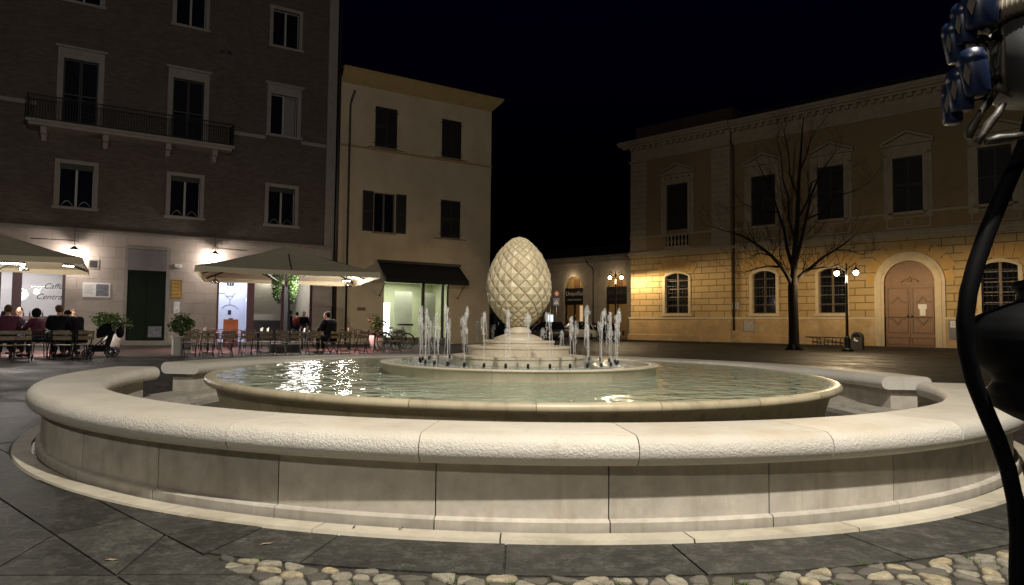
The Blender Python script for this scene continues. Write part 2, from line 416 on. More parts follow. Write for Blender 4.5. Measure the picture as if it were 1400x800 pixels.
# pinecone: loxodrome lattice of pyramid studs on an egg
def egg_r(z):                                            # z 0..1 from base to top
    zs = [0, .03, .094, .18, .28, .40, .50, .64, .782, .854, .926, .965, .985, 1.0]
    rs = [q*.96 for q in (.12, .168, .243, .330, .400, .426, .423, .390, .310, .250, .168, .115, .078, 0.02)]
    for i in range(len(zs)-1):
        if z <= zs[i+1]:
            # Catmull-Rom
            t = (z - zs[i])/(zs[i+1]-zs[i])
            def tang(k):
                if k == 0: return (rs[1]-rs[0])/(zs[1]-zs[0])
                if k == len(zs)-1: return (rs[-1]-rs[-2])/(zs[-1]-zs[-2])
                return (rs[k+1]-rs[k-1])/(zs[k+1]-zs[k-1])
            h = zs[i+1]-zs[i]
            return ((2*t**3-3*t**2+1)*rs[i] + (t**3-2*t**2+t)*h*tang(i) + (-2*t**3+3*t**2)*rs[i+1] + (t**3-t**2)*h*tang(i+1))
    return 0
EZ0, EH = 1.132, 1.205
def pinecone():
    NS = 15
    zz = [.01]; levels = [(.01, 0.0)]
    z = .01; acc = 0.0; dz = .0004; tab = []
    while z < .985:
        r = max(.02, egg_r(z)); dr = (egg_r(min(1, z+dz)) - egg_r(z))
        ds = math.hypot(dr, dz*EH); acc += ds/r; tab.append((acc, z)); z += dz
    tot = acc; stepv = PI/NS*1.02                         # half a diamond
    def zat(a):
        lo = 0
        import bisect
        i = bisect.bisect_left(tab, (a, 0)); i = min(i, len(tab)-1); return tab[i][1]
    K = int(tot/stepv)
    mb = MB()
    def P(k, j, out=0.0):                                  # lattice corner: row k, index j in half steps
        zc = zat(k*stepv); r = egg_r(zc); th = PI*j/NS + .06
        nr = Vector((math.cos(th), math.sin(th), 0))
        dzr = (egg_r(min(1, zc+.004)) - egg_r(max(0, zc-.004)))/(.008*EH) if zc < .99 else -3
        nn = Vector((math.cos(th), math.sin(th), -dzr)).normalized()
        return Vector((r*nr.x, r*nr.y, EZ0 + zc*EH)) + nn*out, nn, r
    for k in range(-1, K):
        for j in range(2*NS):
            if (k + j) % 2: continue
            kb, kt = max(0, k), min(K, k+2)
            b_, _, _ = P(kb, j); t_, _, _ = P(kt, j); l_, _, _ = P(min(K,max(0,k+1)), j-1); r_, _, _ = P(min(K,max(0,k+1)), j+1)
            c_, nn, rr = P(min(K, max(0, k+1)), j)
            size = ((t_-b_).length + (r_-l_).length)/2
            c_ = (b_+t_+l_+r_)/4*.5 + c_*.5
            cor = [b_, r_, t_, l_]
            low = [q + (c_-q)*.05 for q in cor]                 # narrow groove, then an angled ledge, then the pyramid
            shoulder = [q + (c_-q)*.13 + nn*size*.095 for q in cor]
            apex = c_ + nn*size*rnd.uniform(.17, .24) + (r_-l_)*rnd.uniform(-.03, .03) + (t_-b_)*rnd.uniform(-.05, .03)
            tip = [apex + (q - apex)*.24 for q in shoulder]
            deep = [q - nn*size*.03 for q in cor]
            vs = deep + low + shoulder + tip
            fs = []
            for a in range(3):
                for i in range(4):
                    i2 = (i+1) % 4
                    fs.append((a*4+i, a*4+i2, a*4+4+i2, a*4+4+i))
            fs.append((12,13,14,15))
            mb.add(vs, fs)
    mb.lathe([(egg_r(z/100.)*.985, EZ0 + z/100.*EH) for z in range(0, 101, 2)], 48)
    mb.ball((0,0,EZ0+EH*.972), (.095,.095,.028))
    return mb
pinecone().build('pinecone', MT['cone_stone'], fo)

# water
def water_mat(name, tint, floor_mix, wscale, amt, rough=.02, body=(.50,.56,.41)):
    m = bpy.data.materials.new(name); m.use_nodes = True; nt = m.node_tree; nt.nodes.clear()
    out = nt.nodes.new('ShaderNodeOutputMaterial')
    v = coords(nt, (1, 1, 1))
    n1 = noise_t(nt, v, wscale, 1, .5); n2 = noise_t(nt, v, wscale*2.3, 1, .5)
    ad = N(nt, 'ShaderNodeMath', operation='MULTIPLY_ADD'); nt.links.new(n2, ad.inputs[0]); ad.inputs[1].default_value = .35; nt.links.new(n1, ad.inputs[2])
    bp = nt.nodes.new('ShaderNodeBump'); bp.inputs['Strength'].default_value = 1; bp.inputs['Distance'].default_value = amt
    nt.links.new(ad.outputs[0], bp.inputs['Height'])
    fr = N(nt, 'ShaderNodeFresnel'); fr.inputs['IOR'].default_value = 1.33; nt.links.new(bp.outputs[0], fr.inputs['Normal'])
    gl = N(nt, 'ShaderNodeBsdfGlossy'); gl.inputs['Roughness'].default_value = rough; nt.links.new(bp.outputs[0], gl.inputs['Normal'])
    tr = N(nt, 'ShaderNodeBsdfTransparent'); tr.inputs['Color'].default_value = (*tint, 1)
    df = N(nt, 'ShaderNodeBsdfDiffuse'); df.inputs['Color'].default_value = (*body, 1); nt.links.new(bp.outputs[0], df.inputs['Normal'])
    mx = nt.nodes.new('ShaderNodeMixShader'); mx.inputs[0].default_value = floor_mix
    nt.links.new(tr.outputs[0], mx.inputs[1]); nt.links.new(df.outputs[0], mx.inputs[2])
    m2 = nt.nodes.new('ShaderNodeMixShader'); nt.links.new(fr.outputs[0], m2.inputs[0])
    nt.links.new(mx.outputs[0], m2.inputs[1]); nt.links.new(gl.outputs[0], m2.inputs[2])
    nt.links.new(m2.outputs[0], out.inputs[0]); return m
MT['water'] = water_mat('pool_water', (.80,.86,.70), .75, 3.4, .046)
MT['water2'] = water_mat('basin_water', (.78,.86,.80), .7, 6, .035, body=(.44,.51,.46))
def disc(name, r0, r1, z, m):
    o = MB().lathe([(r0, 0), (r1, 0)], 96).build(name, m)
    if o.data.polygons[0].normal.z < 0: o.data.flip_normals()
    o.location = (IX, IY, z); return kind(o, 'structure')
disc('water', 1.78, 3.72, .551, MT['water'])
disc('water', .87, 1.695, .664, MT['water2'])

# the ring of jets
def jet_mat(name, dens):
    m = bpy.data.materials.new(name); m.use_nodes = True; nt = m.node_tree; nt.nodes.clear()
    out = nt.nodes.new('ShaderNodeOutputMaterial'); v = coords(nt)
    f = noise_t(nt, v, 28, 4, .7)
    tr = N(nt, 'ShaderNodeBsdfTransparent')
    pb = N(nt, 'ShaderNodeBsdfPrincipled'); pb.inputs['Base Color'].default_value = (.80,.78,.76,1); pb.inputs['Roughness'].default_value = .12
    bp = nt.nodes.new('ShaderNodeBump'); bp.inputs['Strength'].default_value = 1; bp.inputs['Distance'].default_value = .02; nt.links.new(f, bp.inputs['Height']); nt.links.new(bp.outputs[0], pb.inputs['Normal'])
    mx = nt.nodes.new('ShaderNodeMixShader')
    rf = ramp(nt, f, .38, .68, (dens*.35,)*3, (dens,)*3)
    nt.links.new(rf, mx.inputs[0]); nt.links.new(tr.outputs[0], mx.inputs[1]); nt.links.new(pb.outputs[0], mx.inputs[2])
    nt.links.new(mx.outputs[0], out.inputs[0]); return m
MT['jet'] = jet_mat('jet_water', .42); MT['spray'] = jet_mat('spray_water', .34)
ORD = ['leftmost', 'second from left', 'third from left', 'fourth from left', 'fifth from left', 'sixth from left', 'seventh from left', 'eighth from left', 'ninth from left', 'tenth from left', 'eleventh from left', 'twelfth from left']
RJ = 1.30
def arc_of(k):
    th = .05 + k*2*PI/32
    return 'near' if math.cos(th) > .7 else 'far' if math.cos(th) < -.7 else ('right' if math.sin(th) > 0 else 'left')
for k in range(32):
    th = .05 + k*2*PI/32
    x = IX + RJ*math.sin(th); y = IY - RJ*math.cos(th)
    rj = random.Random(100+k)
    far = math.cos(th) < -.2
    H = rj.uniform(.60, .70) if not far else rj.uniform(.42, .58)
    side = arc_of(k)
    same = sorted([math.sin(.05 + q*2*PI/32) for q in range(32) if arc_of(q) == side]); rank = same.index(math.sin(th))
    t = thing('water_jet', 'thin foaming water jet, %s in the %s arc of the jet ring' % (ORD[rank], side), 'water jet', (x, y, .664), 0, 'water jets ringing the pinecone')
    MB().lathe([(.0, -.07), (.012, -.07), (.012, .0), (.016, .004), (.016, .045), (.010, .055), (.0, .055)], 10).build('nozzle', MT['black_iron'], t)
    mb = MB(); lean = rj.uniform(-.03, .03); lean2 = rj.uniform(-.02, .02)
    n = 10
    mb.tube([(lean*(i/n)**2, lean2*(i/n)**2, .05 + (H-.07)*i/n) for i in range(n+1)], [.0055 + .006*(i/n)**2*rj.uniform(.7, 1.4) for i in range(n+1)], 7)
    mb.build('stream', MT['jet'], t)
    mb = MB()
    # foaming head and falling strands
    for q in range(rj.randint(9, 13)):
        s = rj.random(); zz = H*(1 - .52*s**1.3)
        rad = .024*(1-s*.55)*rj.uniform(.45, 1.25)
        a = rj.uniform(0, 2*PI); d = rj.uniform(.0, .03)
        mb.ball((lean + d*math.cos(a), lean2 + d*math.sin(a), zz), (rad, rad, rad*rj.uniform(1.2, 3.2)), 7, 6)
    for q in range(rj.randint(2, 4)):
        a = rj.uniform(0, 2*PI); d0 = rj.uniform(.008, .02); d1 = rj.uniform(.02, .055); L = rj.uniform(.35, .9)*H
        pts = []; rr = []
        for i in range(9):
            s = i/8; jit = rj.uniform(-.006, .006)
            dd = d0 + (d1-d0)*s**.7
            pts.append((lean + dd*math.cos(a) + jit, lean2 + dd*math.sin(a) + jit, H*.97 - L*s**1.2))
            rr.append(.009*(1 - .6*s)*rj.uniform(.5, 1.5))
        mb.tube(pts, rr, 6)
    for q in range(26):
        a = rj.uniform(0, 2*PI); d = abs(rj.gauss(0, .045)) + .01
        r = rj.uniform(.002, .005)
        mb.ball((lean + d*math.cos(a), d*math.sin(a), rj.uniform(.0, H)), (r, r, r*1.8), 5, 4)
    mb.build('spray', MT['spray'], t)
    mb = MB()
    for q in range(16):
        a = rj.uniform(0, 2*PI); d = rj.uniform(.02, .10); r = rj.uniform(.005, .014)
        mb.ball((d*math.cos(a), d*math.sin(a), .002), (r*1.6, r*1.2, r*.5), 6, 4)
    mb.build('splash', MT['spray'], t)
# ================================================================== BUILDINGS
P0 = onz(200, 472); PR = onz(1290, 478)
FL = Frame(P0, 31.5, 1.068, 1.087); FR = Frame(PR, -45.0, 1.073, 1.069)
PM = onz(800, 461.5); FM = Frame(PM, -45.0)

def wall_holes(mb, x0, x1, z0, z1, holes, depth=.3, y=0.0):
    xs = sorted({x0, x1, *[h[0] for h in holes], *[h[1] for h in holes]}); zs = sorted({z0, z1, *[h[2] for h in holes], *[h[3] for h in holes]})
    xs = [q for q in xs if x0 <= q <= x1]; zs = [q for q in zs if z0 <= q <= z1]
    for a, b in zip(xs[:-1], xs[1:]):
        for c, d in zip(zs[:-1], zs[1:]):
            mx, mz = (a+b)/2, (c+d)/2
            if any(h[0] < mx < h[1] and h[2] < mz < h[3] for h in holes): continue
            mb.quad((a,y,c), (b,y,c), (b,y,d), (a,y,d))
    for a, b, c, d in [h[:4] for h in holes]:
        c2 = max(c, z0)
        mb.quad((a,y,c2), (a,y+depth,c2), (a,y+depth,d), (a,y,d)); mb.quad((b,y,c2), (b,y,d), (b,y+depth,d), (b,y+depth,c2))
        mb.quad((a,y,d), (a,y+depth,d), (b,y+depth,d), (b,y,d)); mb.quad((a,y,c2), (b,y,c2), (b,y+depth,c2), (a,y+depth,c2))
    return mb
def surround(mb, x0, x1, z0, z1, w, proj, y=0.0, bottom=True, back=.0):
    mb.box(x0-w, x0, y-proj, y+back, z0-(w if bottom else 0), z1+w); mb.box(x1, x1+w, y-proj, y+back, z0-(w if bottom else 0), z1+w)
    mb.box(x0, x1, y-proj, y+back, z1, z1+w)
    if bottom: mb.box(x0, x1, y-proj, y+back, z0-w, z0)
def sash(parent, x0, x1, z0, z1, y, cols=2, rows=1, m='sash', bw=.07, glass='night_glass', name='sash'):
    mb = MB()
    for i in range(cols+1):
        x = x0 + (x1-x0)*i/cols; w = bw*(1.3 if 0 < i < cols and cols == 2 else 1)
        mb.box(max(x0, x-w/2), min(x1, x+w/2), y, y+.05, z0, z1)
    for j in range(rows+1):
        z = z0 + (z1-z0)*j/rows; w = bw if j in (0, rows) else bw*.5
        for i in range(cols):
            xa = x0 + (x1-x0)*i/cols + bw*.66; xb = x0 + (x1-x0)*(i+1)/cols - bw*.66
            mb.box(xa, xb, y+.002, y+.048, max(z0, z-w/2), min(z1, z+w/2))
    o = mb.build(name, MT[m], parent)
    MB().box(x0, x1, y+.055, y+.065, z0, z1).build('pane', MT[glass], parent)
    return o
def window(parent, x0, x1, z0, z1, w=.18, proj=.05, m='trim', cornice=False, sill=True, cols=2, rows=1, depth=.18, sm='sash', blind=0.0, curtain=False):
    mb = MB(); surround(mb, x0, x1, z0, z1, w, proj, bottom=not sill)
    if sill: mb.box(x0-w-.06, x1+w+.06, -.13, 0, z0-.12, z0)
    if cornice:
        mb.box(x0-w, x1+w, -.06, 0, z1+w, z1+w+.22); mb.box(x0-w-.08, x1+w+.08, -.14, 0, z1+w+.22, z1+w+.29); mb.box(x0-w-.14, x1+w+.14, -.2, 0, z1+w+.29, z1+w+.35)
    o = mb.build('window', MT[m], parent)
    sash(o, x0, x1, z0, z1, depth, cols, rows, sm)
    if blind: MB().box(x0+.02, x1-.02, depth-.06, depth-.02, z1-blind, z1).build('blind', MT['shutter'], o)
    if curtain: MB().box(x0+.5*(x1-x0)+.05, x1-.08, depth-.015, depth-.005, z0+.08, z1-.08).build('curtain', MT['curtain'], o)
    return o
def slats(mb, x0, x1, z0, z1, y0, y1, pitch=.09):
    mb.box(x0, x0+.06, y0, y1, z0, z1); mb.box(x1-.06, x1, y0, y1, z0, z1); mb.box(x0+.06, x1-.06, y0, y1, z0, z0+.08); mb.box(x0+.06, x1-.06, y0, y1, z1-.08, z1)
    zm = (z0+z1)/2; mb.box(x0+.06, x1-.06, y0, y1, zm-.04, zm+.04)
    z = z0 + .1
    while z < z1 - .12:
        if abs(z-zm) > .09:
            mb.add([(x0+.06, y0+.008, z), (x1-.06, y0+.008, z), (x1-.06, y1-.008, z+.06), (x0+.06, y1-.008, z+.06)], [(0,1,2,3)])
        z += pitch

# ------------------------------------------------------------------ brick apartment building (left)
br = thing('apartment_building', 'tall brown brick building with stone ground floor, balcony and two cafe windows', 'building', FL.p, FL.a); br.scale = (FL.sx, 1, FL.sz)
XB0, XB1, ZTOP = -13.5, 8.62, 19.0
rows = []
for (x0, x1) in ((-3.62, -2.32), (.77, 2.06), (5.24, 6.56)):
    rows.append((x0, x1, 5.93, 7.78))
    rows.append((x0, x1, 14.9, 16.75))
bal = [(-3.62, -2.30, 9.28, 12.35), (.74, 2.10, 9.28, 12.35)]
mid3 = (5.24, 6.56, 10.42, 12.45)
far_l = [(-8.0, -6.7, 5.93, 7.78), (-8.0, -6.7, 14.9, 16.75), (-8.0, -6.7, 10.42, 12.45)]
MT['brick'] = facade_mat('dark_brown_brick', (.115,.09,.073), (.10,.088,.075), .26, .075, .008, .006, .25, .9, (.08,.06,.05), .6)
MT['cladding'] = facade_mat('stone_cladding', (.40,.335,.29), (.24,.20,.17), .95, .48, .007, .006, .07, .6, (.27,.21,.17), .5)
wall_holes(MB(), XB0, XB1, 4.98, ZTOP, rows + bal + [mid3] + far_l, .3).build('brick_wall', MT['brick'], br)
door_h = (-.86, .74, .20, 4.30)
cafe1 = (-9.2, -3.22, .14, 3.62); cafe2 = (2.95, 7.62, .14, 3.75)
wall_holes(MB(), XB0, XB1, 0, 4.86, [door_h, cafe1, cafe2], .4, -.04).build('stone_ground_floor', MT['cladding'], br)
mb = MB().box(XB0, XB1, -.10, .0, 4.862, 4.98); mb.box(XB0, XB1, -.05, -.0, 4.98, 5.04); mb.build('string_course', MT['trim'], br)
mb = MB()
for a, b in ((XB0, -4.5), (3.35, 5.0), (6.8, 8.1)): mb.box(a, b, -.06, 0, 10.1, 10.27)
mb.build('string_course', MT['trim'], br)
MB().box(8.14, XB1+.002, -.07, 0, 5.045, ZTOP).build('corner_pilaster', MT['trim'], br)
MB().box(XB1-.02, XB1, 0, 6, 0, ZTOP).build('side_wall', MT['brick'], br)
mb = MB().box(XB0, XB1+.3, -.35, 0, ZTOP, ZTOP+.35); mb.box(XB0, XB1+.5, -.6, 0, ZTOP+.35, ZTOP+.6); mb.build('cornice', MT['trim'], br)
MB().box(XB0, XB1, .05, 8, ZTOP+.1, ZTOP+.5).build('roof', MT['roof'], br)
for i, (x0, x1, z0, z1) in enumerate(rows): window(br, x0, x1, z0, z1, .17, .05, blind=.22 if z0 < 6 else 0, curtain=False)
window(br, *mid3, .19, .05, cornice=True, curtain=True)
for h in far_l: window(br, *h, .17, .05)
# little iron guards low in the first floor windows
for (x0, x1, z0, z1) in rows[0::2]:
    mb = MB()
    for k in range(2):
        xa = x0 + .1 + k*(x1-x0)/2; xb = xa + (x1-x0)/2 - .2
        mb.tube([(xa + (xb-xa)*t/8, .12, z0 + .05 + .22*math.sin(PI*t/8)) for t in range(9)], .014, 5)
    mb.build('window_guard', MT['steel'], br)
for (x0, x1, z0, z1) in bal:
    mb = MB(); surround(mb, x0, x1, z0, z1, .22, .06, bottom=False)
    mb.box(x0-.22, x1+.22, -.08, 0, z1+.22, z1+.42); mb.box(x0-.32, x1+.32, -.18, 0, z1+.42, z1+.52)
    w_ = mb.build('balcony_door', MT['trim'], br)
    mb = MB(); slats(mb, x0, (x0+x1)/2-.005, z0, z1, .1, .15); slats(mb, (x0+x1)/2+.005, x1, z0, z1, .1, .15)
    mb.build('shutter', MT['shutter'], w_)
bc = MB().box(-4.75, 3.25, -1.15, 0, 9.04, 9.16); bc.box(-4.85, 3.35, -1.25, 0, 9.16, 9.27)
bo = bc.build('balcony', MT['trim'], br)
for x in (-4.22, -1.95, .55, 2.55):
    m2 = MB().box(x-.11, x+.11, -.9, -.0, 8.78, 9.04); m2.box(x-.09, x+.09, -.6, -.0, 8.52, 8.78); m2.build('bracket', MT['trim'], bo)
rl = MB()
for k in range(81):
    x = -4.8 + k*.1; 
    if x <= 3.3: rl.box(x-.012, x+.012, -1.206, -1.182, 9.30, 10.24)
for k in range(1, 12):
    for x in (-4.8, 3.292): rl.box(x-.008, x+.008, -1.2+k*.1, -1.184+k*.1, 9.30, 10.24)
for z in (9.30, 10.24): 
    rl.box(-4.83, 3.33, -1.215, -1.17, z, z+.04); rl.box(-4.83, -4.78, -1.17, 0, z, z+.04); rl.box(3.28, 3.33, -1.17, 0, z, z+.04)
for x in (-4.8, -2.1, .6, 3.3): rl.box(x-.02, x+.02, -1.21, -1.17, 9.275, 10.28)
rl.build('railing', MT['black_iron'], bo)
# two small vents high on the wall
v_ = MB()
for x in (2.86, 3.18): v_.box(x-.1, x+.1, -.02, 0, 13.93, 14.13)
v_.build('wall_vent', MT['shutter'], br)
# the entrance door
x0, x1, z0, z1 = door_h
mb = MB().box(x0-.14, x0, -.09, -.035, 0, z1+.1); mb.box(x1, x1+.14, -.09, -.035, 0, z1+.1); mb.box(x0, x1, -.09, -.035, z1, z1+.1)
dr = mb.build('doorway', MT['trim'], br)
MB().box(x0-.1, x1+.1, -.34, .1, 0, .2).build('door_step', MT['trim'], dr)
MB().box(x0, x1, .16, .2, 3.36, z1).build('panel_above_door', mat('pale_grey_panel', (.30,.27,.28), .6, .08, 4), dr)
for k, (a, b) in enumerate(((x0, (x0+x1)/2-.006), ((x0+x1)/2+.006, x1))):
    mb = MB(); n = 9
    for q in range(n): mb.box(a + (b-a)*q/n + .006, a + (b-a)*(q+1)/n - .006, .2, .25, .22, 3.35)
    mb.box(a, b, .25, .3, .2, 3.36); mb.box(a+.02, b-.02, .17, .2, 1.55, 1.63)
    mb.build('door_leaf', MT['green_door'], dr)
MB().box(.06, .62, .168, .172, .35, .85).build('posted_notice', MT['photo_grey'], dr)

# cafe shop windows with the rooms behind
def cafe_room(x0, x1, z1, depth, zc):
    mb = MB(); y0 = .36
    mb.quad((x0,y0+depth,.1), (x1,y0+depth,.1), (x1,y0+depth,zc), (x0,y0+depth,zc)); mb.quad((x0,y0,.1), (x0,y0+depth,.1), (x0,y0+depth,zc), (x0,y0,zc)); mb.quad((x1,y0,.1), (x1,y0,zc), (x1,y0+depth,zc), (x1,y0+depth,.1))
    mb.quad((x0,y0,zc), (x0,y0+depth,zc), (x1,y0+depth,zc), (x1,y0,zc)); mb.quad((x0,y0,.1), (x1,y0,.1), (x1,y0+depth,.1), (x0,y0+depth,.1))
    return mb
def cafe_win(x0, x1, z0, z1, mull, trans, y=.12):
    o = MB().box(x0, x0+.12, y, y+.1, z0, z1)
    o.box(x1-.12, x1, y, y+.1, z0, z1); o.box(x0+.12, x1-.12, y, y+.1, z1-.12, z1)
    for x, w in mull: o.box(x-w/2, x+w/2, y-.002, y+.102, z0, z1-.12)
    if trans: o.box(x0+.12, x1-.12, y+.003, y+.097, trans, trans+.10)
    return o
room_lining = MT['white_plaster']
c1 = cafe_win(*cafe1, [(-5.55, .10), (-4.95, .34), (-7.6, .1)], 3.12).build('cafe_window', MT['maroon'], br)
cafe_room(-9.3, -3.1, 3.7, 3.6, 3.8).build('cafe_room', room_lining, c1)
c2 = cafe_win(*cafe2, [(4.55, .34), (6.20, .30)], 0).build('cafe_window', MT['maroon'], br)
cafe_room(2.88, 4.72, 3.8, 1.9, 3.85).build('bright_cafe_room', mat('bluish_white_wall', (.72,.74,.84), .8, .03, 2), c2)
cafe_room(4.74, 7.68, 3.8, 4.2, 3.85).build('cafe_room', mat('grey_room_wall', (.44,.42,.38), .8, .15, 2), c2)
MB().box(6.38, 6.5, .1, .24, .14, 3.6).build('grey_door_frame', MT['dark_metal'], c2)
def glass_mat():
    m = bpy.data.materials.new('clear_shop_glass'); m.use_nodes = True; nt = m.node_tree; nt.nodes.clear()
    out = nt.nodes.new('ShaderNodeOutputMaterial'); fr = N(nt, 'ShaderNodeFresnel'); fr.inputs['IOR'].default_value = 1.45
    tr = N(nt, 'ShaderNodeBsdfTransparent'); gl = N(nt, 'ShaderNodeBsdfGlossy'); gl.inputs['Roughness'].default_value = .01
    mx = nt.nodes.new('ShaderNodeMixShader'); nt.links.new(fr.outputs[0], mx.inputs[0]); nt.links.new(tr.outputs[0], mx.inputs[1]); nt.links.new(gl.outputs[0], mx.inputs[2]); nt.links.new(mx.outputs[0], out.inputs[0]); return m
MT['glass'] = glass_mat()
for c_, (a, b, z0, z1) in ((c1, cafe1), (c2, cafe2)):
    MB().box(a+.12, b-.12, .165, .175, z0, z1-.12).build('shop_glass', MT['glass'], c_)
# blind-like frosted panel in the middle bay
MB().box(4.8, 6.02, .9, .93, 1.5, 3.1).build('frosted_panel', mat('frosted_pane', (.42,.41,.33), .35, .12, 1.5, streak=False), c2)

def text(body, size, parent, m, loc, name='lettering', shear=0.0, rx=90, ext=.004, align='LEFT', rz=0, weight=0.0):
    cu = bpy.data.curves.new('t', 'FONT'); cu.body = body; cu.size = size; cu.shear = shear; cu.extrude = ext; cu.align_x = align; cu.offset = weight; cu.resolution_u = 3
    ob = bpy.data.objects.new('t', cu); COL.objects.link(ob)
    dg = bpy.context.evaluated_depsgraph_get(); dg.update()
    me = bpy.data.meshes.new_from_object(ob.evaluated_get(dg)); COL.objects.unlink(ob); bpy.data.objects.remove(ob)
    me.materials.clear(); me.materials.append(m)
    o = bpy.data.objects.new(name, me); COL.objects.link(o); o.location = loc; o.rotation_euler = (R(rx), 0, R(rz))
    if parent: o.parent = parent
    return o
xa, za = FL.px(72, 400); 
text('Caff\u00e8', .33, c1, MT['ink'], (xa-.36, .15, 2.40), shear=.45, weight=.001)
text('Centrale', .33, c1, MT['ink'], (xa-.62, .15, 1.95), shear=.45, weight=.001)
# drawing on the white cafe wall
dm = MB(); yw = .36 + 1.9 - .012
for k in range(3):
    for pts in ([(3.25, 2.5), (3.7, 2.52), (3.75, 2.38), (4.1, 2.4), (4.15, 2.52), (4.25, 2.55)], [(3.75, 2.38), (3.95, 2.2), (4.1, 2.38)], [(3.55, 1.75), (3.7, 1.9), (3.95, 1.95), (4.2, 1.9), (4.35, 1.72)], [(3.95, 2.2), (3.95, 1.95)]):
        dm.tube([(x, yw, z) for x, z in pts], .010, 4)
    break
for x in (3.82, 3.95, 4.07): dm.obox((x, yw, 3.0), (.09, .01, .2), Matrix.Rotation(.25*(x-3.95)*8, 3, 'Y'))
dm.box(3.86, 4.02, yw-.005, yw+.005, 1.45, 1.68)
dm.build('wall_drawing', MT['ink'], c2)
# counter, shelf, wall photos in the left cafe room
MB().box(-7.4, -3.9, 2.0, 2.6, .1, 1.18).build('counter', MT['wood_door'], c1)
MB().box(-7.5, -3.8, 1.9, 2.65, 1.185, 1.235).build('counter_top', MT['table_top'], c1)
mb = MB()
rr = random.Random(3)
for k in range(14):
    x = -7.2 + k*.24; mb.lathe([(0, 0), (.03, 0), (.035, .12), (.012, .18), (.012, .26), (0, .26)], 8, c=(x, 2.5+rr.uniform(-.05,.1), 1.236))
mb.build('bottles', MT['photo_grey'], c1)
# hanging pot plant baskets, lamps and shelf silhouettes inside the grey room
mb = MB().box(6.5, 7.4, 3.2, 3.4, 2.1, 2.9); mb.box(5.0, 7.6, 3.5, 3.8, .1, 1.2); mb.build('back_shelf', MT['dark_metal'], c2)
for (x, z) in ((5.25, 2.62), (6.75, 2.66), (5.42, 2.60)):
    MB().ball((x, 2.6, z), .055, 8, 6).build('pendant_bulb', MT['lamp_white'], c2)

# fixings on the ground floor wall
def on_wall(x0, x1, z0, z1, y=-.04, d=.04): return MB().box(x0, x1, y-d, y-.002, z0, z1)
p = thing('wall_poster', 'white poster with a dark portrait photo on the wall left of the green door', 'poster', FL.w(-2.05, -.04, 2.4), FL.a)
MB().box(-.56, .56, -.03, -.002, -.34, .34).build('board', MT['paper'], p)
MB().box(-.02, .50, -.036, -.031, -.28, .28).build('portrait', MT['photo_grey'], p)
mb = MB()
for k in range(5): mb.box(-.5, -.1 - .08*(k % 2), -.034, -.031, .2 - k*.09, .225 - k*.09)
mb.build('printed_lines', mat('grey_print', (.4,.38,.38), .7, .1, 9), p)
p = thing('wall_grille', 'small square dark vent grille in a pale frame above the poster', 'vent', FL.w(-2.2, -.04, 3.52), FL.a)
mb = MB(); surround(mb, -.17, .17, -.17, .17, .05, .03); mb.build('frame', MT['trim'], p)
mb = MB().box(-.17, .17, -.01, -.002, -.17, .17)
for k in range(6): mb.box(-.17, .17, -.02, -.01, -.15+k*.055, -.13+k*.055)
mb.build('grille', MT['shutter'], p)
p = thing('name_board', 'brass board of shining name plates right of the green door', 'plaque', FL.w(1.16, -.04, 2.55), FL.a)
MB().box(-.26, .26, -.03, -.002, -.47, .47).build('board', mat('dark_brass', (.16,.10,.04), .4, .2, 8, metal=.6), p)
for k in range(5): MB().box(-.21, .21, -.05, -.031, .28-k*.17, .42-k*.17).build('name_plate', MT['gold'], p)
p = thing('intercom', 'white intercom panel under the brass name board', 'intercom', FL.w(1.2, -.04, 1.72), FL.a)
MB().box(-.13, .13, -.06, -.002, -.28, .28).build('panel', MT['white_paint'], p)
mb = MB().box(-.07, .07, -.066, -.061, .04, .2)
mb.box(-.07, .07, -.066, -.061, -.22, -.06); mb.build('speaker_grille', MT['steel'], p)
p = thing('alarm_box', 'tiny white alarm box beside the top right corner of the green door', 'box', FL.w(1.22, -.04, 3.62), FL.a)
MB().box(-.16, .16, -.1, -.002, -.08, .08).build('housing', MT['white_paint'], p); MB().box(-.06, .06, -.106, -.101, -.03, .03).build('lens', MT['steel'], p)

# drain pipes on the joint between the two buildings
p = thing('downpipe', 'dark rainwater pipe at the corner of the brick building', 'pipe', FL.w(8.75, -.12), FL.a)
MB().tube([(0,0,0), (0,0,19)], .085, 10).build('pipe', MT['pipe'], p)
mb = MB()
for z in (2, 5, 8, 11, 14): mb.lathe([(.085, z), (.1, z), (.1, z+.06), (.085, z+.06)], 10)
mb.build('bracket', MT['dark_metal'], p)
p = thing('downpipe', 'dark rainwater pipe running down the left edge of the yellow house', 'pipe', FL.w(9.36, -.1), FL.a)
MB().tube([(0,0,0), (0,0,13.6), (.05,-.1,14.0), (.1,-.45,14.4)], .06, 10).build('pipe', MT['pipe'], p)
mb = MB()
for z in (1, 4, 7.5, 11): mb.lathe([(.06, z), (.075, z), (.075, z+.06), (.06, z+.06)], 10)
mb.build('bracket', MT['dark_metal'], p)

